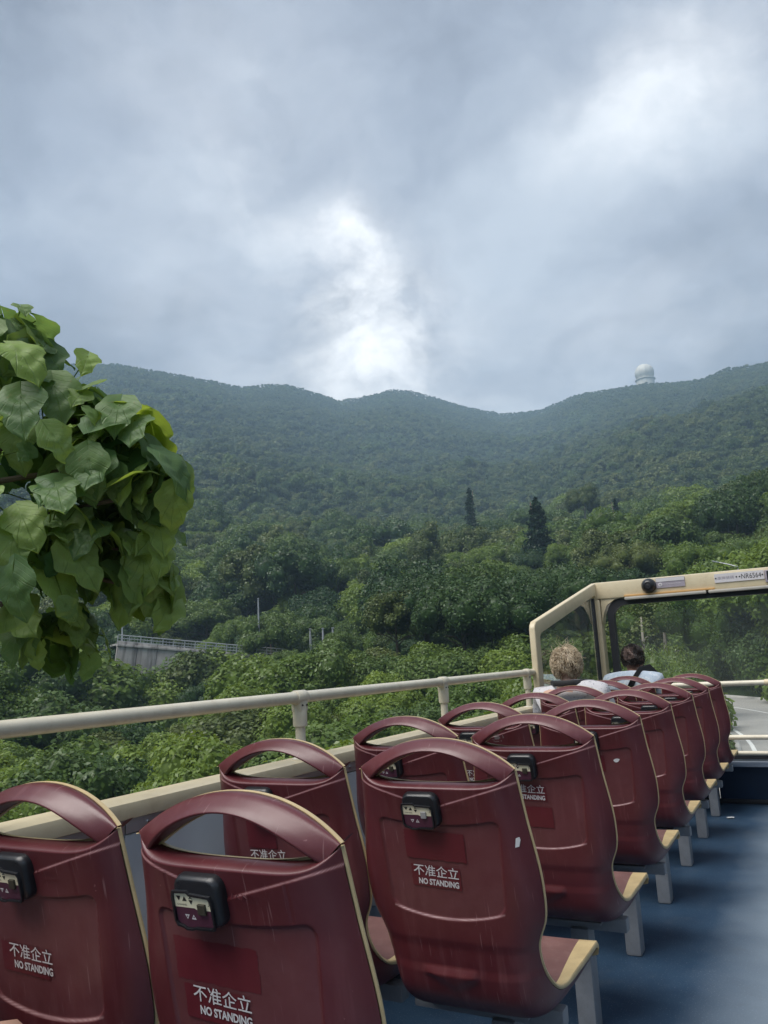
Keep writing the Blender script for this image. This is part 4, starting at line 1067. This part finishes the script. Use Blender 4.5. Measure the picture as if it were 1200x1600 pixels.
def rect_decal(name, x0, x1, z0, z1, mat, seat, lift=.0007, skew=0., seed=0, rough=0., **kw):
    nx, nz = 18, 14; rg = random.Random(seed)
    V = [(x0+(x1-x0)*i/nx+(rg.uniform(-1, 1)*rough if i in (0, nx) else 0), z0+(z1-z0)*j/nz+skew*(i/nx-.5)+(rg.uniform(-1, 1)*rough if j in (0, nz) else 0)) for j in range(nz+1) for i in range(nx+1)]
    return decal(name, V, [tuple(f) for f in grid_faces(nz+1, nx+1)], mat, seat, lift, **kw)
# moulded maker's word beside the box
V_, F_ = text('FAINSA', .055, .0100, .004)
EMB_A, EMB_F = V_, F_
# steel base: aisle leg, floor plate, cross beam
LEG = MB().box((.03, .33, .165), (.065, .085, .33), bevel=.012).mesh('leg', MT['grey_metal'], False, .5)
FOOT = MB().box((.03, .33, .006), (.10, .16, .012), bevel=.003).mesh('floor_plate', MT['grey_metal'], False, .5)
BEAM_A = MB().box((-.02, .33, .345), (.42, .05, .045), bevel=.008).box((-.01, .36, .364), (.26, .24, .010), bevel=.003).mesh('cross_beam', MT['grey_metal'], False, .5)
BEAM_W = MB().box((-.06, .33, .345), (.53, .05, .045), bevel=.008).box((.0, .36, .364), (.26, .24, .010), bevel=.003).mesh('cross_beam', MT['grey_metal'], False, .5)
proto_children = None
def seat(label, col, row, dx=0., tx=None, tz=.733, tilt=-.03, shift=0., box=True, letters=True, paper=False, emb=True):
    x = (-.879 if col == 'a' else -1.351)+shift
    o = thing('bus_seat', label, 'seat', (x, 1.065+.76*row, 0), 0, 'maroon bus seats in two columns')
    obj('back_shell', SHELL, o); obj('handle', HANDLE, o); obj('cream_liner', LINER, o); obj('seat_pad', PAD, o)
    if col == 'a': obj('leg', LEG, o); obj('cross_beam', BEAM_A, o)
    else: obj('cross_beam', BEAM_W, o)
    if box: add_box(o, dx, paper)
    if letters: lettering(o, (tx if tx is not None else -.02+dx), tz, tilt)
    if emb:
        decal('moulded_word', EMB_A*1.0+np.array([.058+dx, .905]), EMB_F, 'seat', o, .0012)
        decal('moulded_rule', [(.03+dx, .893), (.036+dx, .890), (.082+dx, .890), (.086+dx, .893), (.082+dx, .8915), (.036+dx, .8915)], [(0, 1, 5), (1, 2, 4, 5), (2, 3, 4)], 'seat', o, .0012)
    return o
s0w = seat('maroon window seat at the rear corner, a bare knee just behind its back', 'w', 0, -.004, -.032, .736, -.04, shift=-.018)
s0a = seat('maroon aisle seat in the rearmost row, its back filling the lower edge of the photo', 'a', 0, -.018, -.043, .722, -.05, shift=-.016)
s1w = seat('maroon window seat seen above and through the handle of the rearmost aisle seat', 'w', 1, -.022, -.052, .742, .03)
s1a = seat('maroon aisle seat with a torn white scrap on the edge of its back', 'a', 1, .0, -.020, .733, -.05, paper=True)
s2w = seat('maroon window seat seen just above the handle of the seat with the torn white scrap', 'w', 2, -.02, -.05, .745)
s2a = seat('maroon aisle seat with a red patch below its lettering, third from the rear', 'a', 2, .0, -.028, .812, -.04)
s3w = seat('maroon window seat with a scribbled ring on its back', 'w', 3, -.02, -.035, .745)
s3a = seat('maroon aisle seat with an oval white scrap in the middle of its back', 'a', 3, .02, -.018, .738)
s4w = seat('maroon window seat directly behind the blond woman', 'w', 4)
s4a = seat('plain maroon aisle seat, fourth from the windscreen', 'a', 4)
s5w = seat('maroon window seat the blond woman sits in', 'w', 5)
s5a = seat('plain maroon aisle seat, third from the windscreen', 'a', 5)
s6w = seat('maroon window seat directly behind the dark haired man', 'w', 6)
s6a = seat('plain maroon aisle seat, second from the windscreen', 'a', 6)
s7w = seat('maroon window seat the dark haired man sits in', 'w', 7)
s7a = seat('maroon aisle seat nearest the windscreen and bulkhead', 'a', 7)
sr = seat('maroon window seat under the passenger whose bare knee shows', 'w', -1, letters=False, emb=False)
s0a.location.z = -.008; s0w.location.z = -.004
# marks that single seats out
rect_decal('red_patch', -.094, .066, .772, .840, 'patch', s1a, .0022, -.006, 1, .0012)
rect_decal('red_ground', -.086, .044, .705, .757, 'patch', s1a, .0018, -.006, 2, .0008)
rect_decal('red_patch', -.072, .048, .700, .765, 'patch', s2a, .0022, -.004, 3, .001)
rect_decal('red_ground', -.092, .036, .785, .835, 'patch', s2a, .0018, -.005, 4, .0008)
rect_decal('red_ground', -.122, .010, .690, .746, 'patch', s0a, .0018, -.006, 5, .0008)
rect_decal('red_patch', -.135, .040, .752, .822, 'patch', s0a, .0006, -.006, 15, .0015)
rect_decal('red_ground', -.115, .015, .705, .760, 'patch', s0w, .0018, -.006, 6, .0008)
rect_decal('red_patch', -.115, -.020, .770, .850, 'patch', s1w, .0022, 0, 7, .001)
rect_decal('red_patch', -.09, .05, .775, .84, 'patch', s3a, .0022, -.004, 8, .001)
rect_decal('red_patch', -.06, .09, .78, .85, 'patch', s4a, .0022, -.004, 9, .001)
decal('paper_scrap', [(.1915, .812), (.2005, .814), (.2045, .829), (.203, .836), (.195, .833)], [(0, 1, 2, 3, 4)], 'paper', s1a, .002, label='torn white paper scrap')
decal('paper_scrap', [(.098+.012*math.cos(a)*(1+.2*math.sin(3*a)), .818+.0075*math.sin(a)+.002*math.cos(a)) for a in np.arange(12)*2*PI/12], [tuple(range(12))], 'paper', s3a, .0015, label='small oval white scrap')
rg_ = random.Random(5); Vr = []; Fr = []
for k in range(26):
    a = k*2*PI/26+rg_.uniform(-.05, .05); r_ = rg_.choice((.021, .023, .025)); q = [(.075+r_*math.cos(b)*1.1, .915+r_*.8*math.sin(b)) for b in (a, a+.14)]+[(.075+(r_+.0028)*1.1*math.cos(b), .915+(r_+.0028)*.8*math.sin(b)) for b in (a+.14, a)]
    if rg_.random() < .75: Fr.append(tuple(range(len(Vr), len(Vr)+4))); Vr += q
for k in range(5):
    z = .905+.005*k; x0 = .060+rg_.uniform(0, .004); x1 = .088+rg_.uniform(-.006, .002)
    Fr.append(tuple(range(len(Vr), len(Vr)+4))); Vr += [(x0, z), (x1, z+rg_.uniform(-.002, .002)), (x1, z+.0024), (x0, z+.0022)]
decal('scribbled_ring', Vr, Fr, 'paper_grey', s3w, .001)

# ------------------------------------------------------------------ people
def skinned(name, J, E_, mat, root, parent=None, sub=1):
    names = list(J); idx = {k: i for i, k in enumerate(names)}
    me = bpy.data.meshes.new(name+'_frame'); me.from_pydata([J[k][0] for k in names], [(idx[a], idx[b]) for a, b in E_], [])
    o = bpy.data.objects.new(name, me); COL.objects.link(o)
    m = o.modifiers.new('skin', 'SKIN'); m.use_smooth_shade = True
    sv = me.skin_vertices[0].data
    for k in names:
        r = J[k][1]; sv[idx[k]].radius = r if isinstance(r, tuple) else (r, r); sv[idx[k]].use_root = (k == root)
    s2 = o.modifiers.new('sub', 'SUBSURF'); s2.levels = sub; s2.render_levels = sub
    ev = o.evaluated_get(bpy.context.evaluated_depsgraph_get()); nm = bpy.data.meshes.new_from_object(ev)
    bpy.data.objects.remove(o); bpy.data.meshes.remove(me)
    nm.materials.clear(); nm.materials.append(mat); nm.name = name
    return obj(name, nm, parent)
def person(label, loc, rz, skin, shirt, lean=0., knee=(.115, .47, .07), thigh=.075, shorts=False, foot_z=-.44, sc=1.0):
    o = thing('person', label, 'person', loc, rz)
    J = {}; E_ = []
    def j(k, p, r, prev=None):
        J[k] = (p, r)
        if prev: E_.append((prev, k))
    L = lean
    j('pelvis', (0, 0, .02), (.15, .11)); j('waist', (0, -.045, .17), (.135, .10), 'pelvis'); j('chest', (L*.4, -.075, .35), (.16, .105), 'waist'); j('upper', (L*.7, -.06, .515), (.13, .072), 'chest')
    j('neck', (L, -.035, .566), (.058, .056), 'upper'); j('neck2', (L*1.05, -.010, .598), (.052, .055), 'neck')
    j('skull0', (L*1.1, .010, .625), (.066, .078), 'neck2'); j('skull1', (L*1.15, .012, .69), (.077, .095), 'skull0'); j('skull2', (L*1.15, .005, .745), (.072, .090), 'skull1'); j('skull3', (L*1.15, 0, .785), (.042, .055), 'skull2')
    j('nose', (L*1.15, .112, .665), .013, 'skull1')
    for s, q in ((-1, 'l'), (1, 'r')):
        j('ear'+q, (L*1.15+s*.083, .0, .675), (.012, .022), 'skull1')
        j('sh'+q, (L*.6+s*.172, -.055, .505), .060, 'upper'); j('el'+q, (s*.225, .02, .17), .042, 'sh'+q); j('wr'+q, (s*.16, .24, .13), .027, 'el'+q); j('palm'+q, (s*.135, .31, .125), (.038, .018), 'wr'+q)
        for f, (dx, ln) in enumerate(((-.030, .060), (-.011, .072), (.010, .068), (.029, .052))):
            j('f%d%s' % (f, q), (s*.135+dx, .355, .122), .0088, 'palm'+q); j('g%d%s' % (f, q), (s*.135+dx*1.1, .355+ln*.55, .112), .0082, 'f%d%s' % (f, q)); j('h%d%s' % (f, q), (s*.135+dx*1.1, .355+ln*.8, .092), .007, 'g%d%s' % (f, q))
        j('t0'+q, (s*.135-s*.040, .315, .118), .010, 'palm'+q); j('t1'+q, (s*.135-s*.055, .345, .108), .0085, 't0'+q)
        kx, ky, kz = knee
        j('hip'+q, (s*.085, .07, .0), (thigh+.012, thigh+.01), 'pelvis'); j('mid'+q, (s*(kx+.085)/2, (ky+.07)/2, kz*.55), thigh, 'hip'+q); j('knee'+q, (s*kx, ky, kz), .060, 'mid'+q)
        j('calf'+q, (s*kx, ky-.02, kz-.14), .055, 'knee'+q); j('ank'+q, (s*kx, ky-.01, foot_z+.06), .036, 'calf'+q); j('toe'+q, (s*kx*1.1, ky+.15, foot_z+.01), (.042, .026), 'ank'+q)
    skinned('body', J, E_, skin, 'pelvis', o)
    def wear_(nm, keys, grow_, mat, root, sub=1):
        jj = {k: (J[k][0], tuple(r+grow_ for r in (J[k][1] if isinstance(J[k][1], tuple) else (J[k][1],)*2))) for k in keys}
        return skinned(nm, jj, [e for e in E_ if e[0] in keys and e[1] in keys], mat, root, o, sub)
    top = wear_('shirt', ['pelvis', 'waist', 'chest', 'upper', 'neck', 'shl', 'ell', 'shr', 'elr'], .034, shirt, 'pelvis', 1)
    legs = ['pelvis', 'hipl', 'midl', 'hipr', 'midr'] + ([] if shorts else ['kneel', 'calfl', 'ankl', 'kneer', 'calfr', 'ankr'])
    wear_('shorts' if shorts else 'trousers', legs, .013, MT['trousers'], 'pelvis')
    for q in 'lr': wear_('shoe', ['ank'+q, 'toe'+q], .014, MT['shoe'], 'ank'+q)
    hx = L*1.15
    for s in (-1, 1): MB().lathe([(.013*math.sin(a), .013*math.cos(a)) for a in np.linspace(.01, 3.1, 8)], 10, None, (hx+s*.032, .088, .692)).build('eye', MT['print_white'], o)
    MB().tube([(hx-.022, .098, .628), (hx, .104, .626), (hx+.022, .098, .628)], [.002, .005, .002], 8).build('mouth', MT['label_plum'], o)
    return o, Vector((hx, .006, .70)), top
def hair(parent, c, ax_, n, length, mat, seed, r=.0017, keep=None, curl=.5, fall=.6, cap=True, lift=.012, name='hair', maxr=9.):
    rg = np.random.default_rng(seed); m = MB(); k = 0
    if cap:
        Vc = []; nu, nv = 20, 12
        for i in range(nv+1):
            th = PI*.66*i/nv
            for q in range(nu):
                ph = 2*PI*q/nu; d = Vector((math.sin(th)*math.cos(ph), math.sin(th)*math.sin(ph), math.cos(th)))
                f = max(0., d.y); zz2 = d.z*(1-.0*f)
                y = d.y if d.z > .25 else min(d.y, .25)
                Vc.append(c+Vector((d.x*ax_[0], y*ax_[1], d.z*ax_[2]))*(1+.03*math.sin(9*ph+5*th)))
        m.addf(Vc, [tuple(f) for f in grid_faces(nv+1, nu, True)])
    while k < n:
        d = rg.normal(size=3); d /= np.linalg.norm(d)
        if d[2] < -.62 or (d[1] > .35 and d[2] < .35): continue
        if keep and not keep(d): continue
        p = Vector(c)+Vector((d[0]*ax_[0], d[1]*ax_[1], d[2]*ax_[2])); L = length*rg.uniform(.5, 1.25)
        out = Vector(d); side = (Vector((math.sin(d[0]*7+d[2]*5+seed), math.cos(d[1]*6-d[2]*7), math.sin(d[2]*8+d[0]*6)))+Vector(rg.normal(size=3))*.45).normalized(); tn_ = (side-out*side.dot(out)).normalized()
        down = Vector((0, -.15, -1)); pts = [p]; v = (out*.35+tn_*curl).normalized(); ph = rg.uniform(0, 6.28)
        for q in range(5):
            v = (v+down*fall*.32+tn_*curl*.65*math.sin(ph+q*1.5)+out*.02).normalized(); w = pts[-1]+v*L/5
            e = Vector(((w.x-c[0])/ax_[0], (w.y-c[1])/ax_[1], (w.z-c[2])/ax_[2])); 
            if e.length < 1+lift: w = Vector(c)+Vector((e.x*ax_[0], e.y*ax_[1], e.z*ax_[2]))*((1+lift)/max(e.length, .01))
            elif e.length > maxr: w = Vector(c)+Vector((e.x*ax_[0], e.y*ax_[1], e.z*ax_[2]))*(maxr/e.length)
            pts.append(w)
        m.tube(pts, [r, r*1.1, r, r*.9, r*.7, r*.3], 3, False); k += 1
    return m.build(name, mat, parent)
def cloth_pattern(name, a, b, c, scale):
    t = NT(name); co = t.add('ShaderNodeTexCoord').outputs['Object']
    n = t.noise(scale, 5, .7, co); n2 = t.noise(scale*2.7, 3, .6, co)
    col = t.mix(t.ramp(n, .50, .56), a, b); col = t.mix(t.ramp(n2, .60, .64), col, c)
    t.bsdf(col, .85, t.bump(t.noise(18, 4, .6, co), .6, .01), .2); return t.m
W1 = cloth_pattern('white_grey_print', (.50, .485, .50), (.48, .47, .485), (.27, .27, .30), 26)
W2 = cloth_pattern('pale_blue_check', (.36, .42, .49), (.46, .50, .55), (.25, .32, .42), 34)
w_, hc, top = person('blond woman in a white shirt with a black neck strap, seen from behind', (-1.385, 5.09, .49), math.radians(6), MT['skin'], W1, -.035)
hair(w_, hc+Vector((0, -.010, -.002)), (.084, .096, .101), 900, .075, MT['blond_dark'], 3, .0016, None, 1.0, .8, True, .03, maxr=1.10)
hair(w_, hc+Vector((0, -.012, .002)), (.088, .098, .102), 1600, .055, MT['blond'], 9, .0015, None, 1.2, .6, False, .05, maxr=1.20, name='curls')
hair(w_, hc+Vector((0, -.02, .012)), (.088, .10, .105), 60, .085, MT['blond'], 4, .0008, lambda d: d[2] > .1, 1.8, .1, False, name='loose_hair')
MB().tube([(-.150, .05, .57), (-.142, -.04, .585), (-.112, -.115, .585), (-.05, -.142, .585), (.0, -.140, .585), (.05, -.115, .585), (.078, -.04, .585), (.085, .05, .57)], .018, 8, True, (.25, 1.0)).build('neck_strap', MT['strap'], top)
m_, hc, top = person('dark haired man in a pale blue shirt with a black shoulder strap, seen from behind', (-1.325, 6.66, .50), math.radians(-4), MT['skin_tan'], W2, 0.)
hair(m_, hc+Vector((0, -.004, .0)), (.083, .101, .100), 1500, .020, MT['dark_hair'], 5, .0016, lambda d: not (abs(d[0]+.05) < .38 and d[1] < -.35 and -.05 < d[2] < .72), .4, .5, False)
hair(m_, hc+Vector((0, -.004, .0)), (.0840, .1015, .1005), 520, .016, MT['grey_hair'], 6, .0015, lambda d: abs(d[0]+.05) < .42 and d[1] < -.3 and -.1 < d[2] < .76, .4, .5, False, name='thin_hair')
# close-cropped cap under the strands, open where the hair thins
hv_ = []; 
for i in range(25):
    th = PI*.70*i/24
    for q in range(36):
        ph = 2*PI*q/36; d = Vector((math.sin(th)*math.cos(ph), math.sin(th)*math.sin(ph), math.cos(th)))
        k = 1.0 if not (d.y > .3 and d.z < .45) else .86
        hv_.append(hc+Vector((d.x*.0825*k, d.y*.1*k-.004, d.z*.0995*k)))
cap = obj('hair_cap', mesh('hair_cap', hv_, [tuple(f) for f in grid_faces(25, 36, True)], MT['dark_hair'], True), m_)
MB().tube([(.15, .07, .56), (.125, .0, .612), (.08, -.115, .60), (.02, -.182, .50), (-.06, -.208, .35), (-.12, -.185, .15)], .03, 10, True, (.20, 1.0)).build('shoulder_strap', MT['strap'], top)
k_, hc, top = person('seated passenger almost out of view, only a bare knee showing behind the rear corner seat', (-1.455, .575, .51), 0, MT['skin'], MT['shirt_white'], 0., (.095, .475, .125), .072, True, -.46)
hair(k_, hc, (.086, .102, .104), 500, .03, MT['dark_hair'], 8, .0022, None, .5, .6)

# ------------------------------------------------------------------ large-leaved tree leaning over the rail
def big_leaf(seed):
    rg = random.Random(seed); nx, ny = 10, 16; L = .25; V = []
    droop = rg.uniform(.25, .8); fold = rg.uniform(.05, .3); wv_ = rg.uniform(0, 6); cup = rg.uniform(-.2, .35)
    for i in range(ny+1):
        t = i/ny
        w = (math.sin(PI*min(1, (t*1.02)**.60))**.75)*.47*(1+.17*math.cos(2*PI*(t*2.0-.55))*(t > .12)+.045*math.sin(11*t*PI+wv_))+.004
        for k in range(nx+1):
            u = (k/nx-.5)*2
            y = t*L-.055*abs(u)*(1-t)**3*1.6
            x = u*w*L
            if t < .25: y -= .045*abs(u)**1.5*(1-t/.25)
            z = -droop*L*t*t*.55+fold*abs(x)*(1 if True else 0)-cup*abs(u)**2*.05+.012*math.sin(9*t+4*u+wv_)*abs(u)+.006*math.sin(17*t+wv_*2+3*abs(u))
            V.append((x, y, z))
    return mesh('leaf', V, grid_faces(ny+1, nx+1), MT['bigleaf'], True)
LV = [big_leaf(700+i) for i in range(7)]
tx_, ty_ = -3.75, 1.55; tzg = gz(tx_, ty_)
tree = thing('large_leaved_tree', 'large-leaved green tree leaning in close over the handrail', 'tree', (tx_, ty_, tzg))
TB = Vector((tx_, ty_, tzg))
blobs = [((-2.63, 1.93, 2.54), .19, 22), ((-2.56, 2.03, 2.2), .27, 46), ((-2.26, 2.13, 2.06), .21, 42), ((-2.47, 1.98, 1.68), .25, 46), ((-2.38, 2.25, 1.75), .19, 38), ((-2.54, 2.1, 1.42), .15, 18),
         ((-2.12, 2.17, 1.93), .11, 14), ((-2.28, 2.29, 1.58), .11, 13), ((-2.96, 1.89, 2.03), .42, 34), ((-2.45, 2.12, 2.28), .13, 10), ((-3.4, 1.6, 2.5), .55, 8), ((-3.7, 2.2, 1.9), .5, 4), ((-3.3, .8, 2.1), .5, 4)]
fork = Vector((0, 0, 1.4-tzg)); lean = Vector((.35, .15, 2.0-tzg))
MB().tube([(0, 0, -.5), (.05, .02, (1.4-tzg)*.5), tuple(fork), tuple(lean)], [.13, .11, .085, .05], 10).build('trunk', MT['bark'], tree)
rg = random.Random(12); stalks = MB()
lens = [.25]*7
for bi, (c, r, n) in enumerate(blobs):
    c = Vector(c)-TB
    st = fork.lerp(lean, rg.uniform(.1, 1)); md = st.lerp(c, .5)+Vector((0, 0, .12))
    MB().tube([st, md, c], [.022, .015, .007], 7).build('branch', MT['bark'], tree)
    for k in range(n):
        lim = 1.4 if bi not in (0, 9) else .95
        while True:
            d = Vector((rg.gauss(0, 1), rg.gauss(0, 1), rg.gauss(0, 1))).normalized()
            if d.z > -.75: break
        p = c+d*r*(rg.uniform(.5, 1.1) if rg.random() < .75 else rg.uniform(1.1, 1.4))
        if lim < 1: p = c+d*r*rg.uniform(.4, lim)
        s = rg.uniform(.30, .72)
        # blade hangs outwards and down, upper face to the light
        nrm = (Vector((0, 0, 1))*rg.uniform(.25, .9)+d*.8+Vector((.38, -.42, .05))*.55+Vector((rg.gauss(0, .25), rg.gauss(0, .25), 0))).normalized()
        mid = d*.6+Vector((0, 0, -1))*rg.uniform(.4, 1.1)+Vector((rg.gauss(0, .4), rg.gauss(0, .4), 0)); mid = (mid-nrm*mid.dot(nrm)).normalized()
        xx = mid.cross(nrm).normalized()
        mt = Matrix((xx, mid, nrm)).transposed().to_4x4(); mt.translation = p-mid*.11*s
        o = obj('leaf', LV[rg.randrange(7)], tree); o.matrix_local = mt @ Matrix.Scale(s, 4)
        b = mt.translation
        stalks.tube([c+d*r*.15, (c+b)/2+Vector((0, 0, .03)), b], [.0032, .0026, .0022], 5, False)
# smaller leaves deeper in the crown, too many to pick out one by one
fill_V = []; fill_F = []; nb_ = 0
for c, r, n in blobs:
    c = Vector(c)-TB
    for k in range(int(n*.7)+3):
        d = Vector((rg.gauss(0, 1), rg.gauss(0, 1), rg.gauss(0, 1))).normalized(); p = c+d*r*rg.uniform(.1, .95)+Vector((-.05, .06, -.01)); s = rg.uniform(.28, .58)
        nrm = (Vector((.2, -.25, .6))+d*.7+Vector((rg.gauss(0, .35), rg.gauss(0, .35), rg.gauss(0, .2)))).normalized()
        mid = d*.5+Vector((rg.gauss(0, .5), rg.gauss(0, .5), -.7)); mid = (mid-nrm*mid.dot(nrm)).normalized()
        mt = Matrix((mid.cross(nrm).normalized(), mid, nrm)).transposed().to_4x4(); mt.translation = p-mid*.11*s
        me_ = LV[rg.randrange(7)]; Vv = np.empty(len(me_.vertices)*3); me_.vertices.foreach_get('co', Vv); Vv = Vv.reshape(-1, 3)*s
        R3 = np.array(mt.to_3x3()); fill_V.append(Vv @ R3.T+np.array(mt.translation)); fill_F.append(grid_faces(17, 11)+nb_); nb_ += len(Vv)
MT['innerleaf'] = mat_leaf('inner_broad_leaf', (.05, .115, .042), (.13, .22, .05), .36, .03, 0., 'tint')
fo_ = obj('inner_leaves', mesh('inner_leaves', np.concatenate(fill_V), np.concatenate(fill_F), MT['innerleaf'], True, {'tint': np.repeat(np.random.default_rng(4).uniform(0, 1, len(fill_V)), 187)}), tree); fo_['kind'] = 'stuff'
sk = stalks.build('leaf_stalks', MT['leaf_lime'], tree); sk['kind'] = 'stuff'

# ------------------------------------------------------------------ humid air
hz = MB().box((0, 0, 260), (6500, 6500, 620)); hm = NT('haze')
hv = hm.add('ShaderNodeVolumePrincipled', {'Color': (.55, .77, 1.0, 1), 'Density': .00046, 'Anisotropy': .1})
hm.l.new(hv.outputs[0], hm.out.inputs['Volume'])
obj('haze', hz.mesh('haze', hm.m), kind='stuff')

# a scrap of paper dropped in the aisle
MBp = MB(); nxp = 6
Vp = [(.05*(i/nxp-.5)+.004*math.sin(3*j), .035*(j/nxp-.5), .004+.006*abs(math.sin(i*1.3+j*.8))) for j in range(nxp+1) for i in range(nxp+1)]
thing('paper_scrap', 'small white paper scrap lying on the navy deck near the bulkhead', 'litter', (-.74, 6.62, .001), .4, None, mesh('paper_scrap', Vp, grid_faces(nxp+1, nxp+1), MT['paper']))
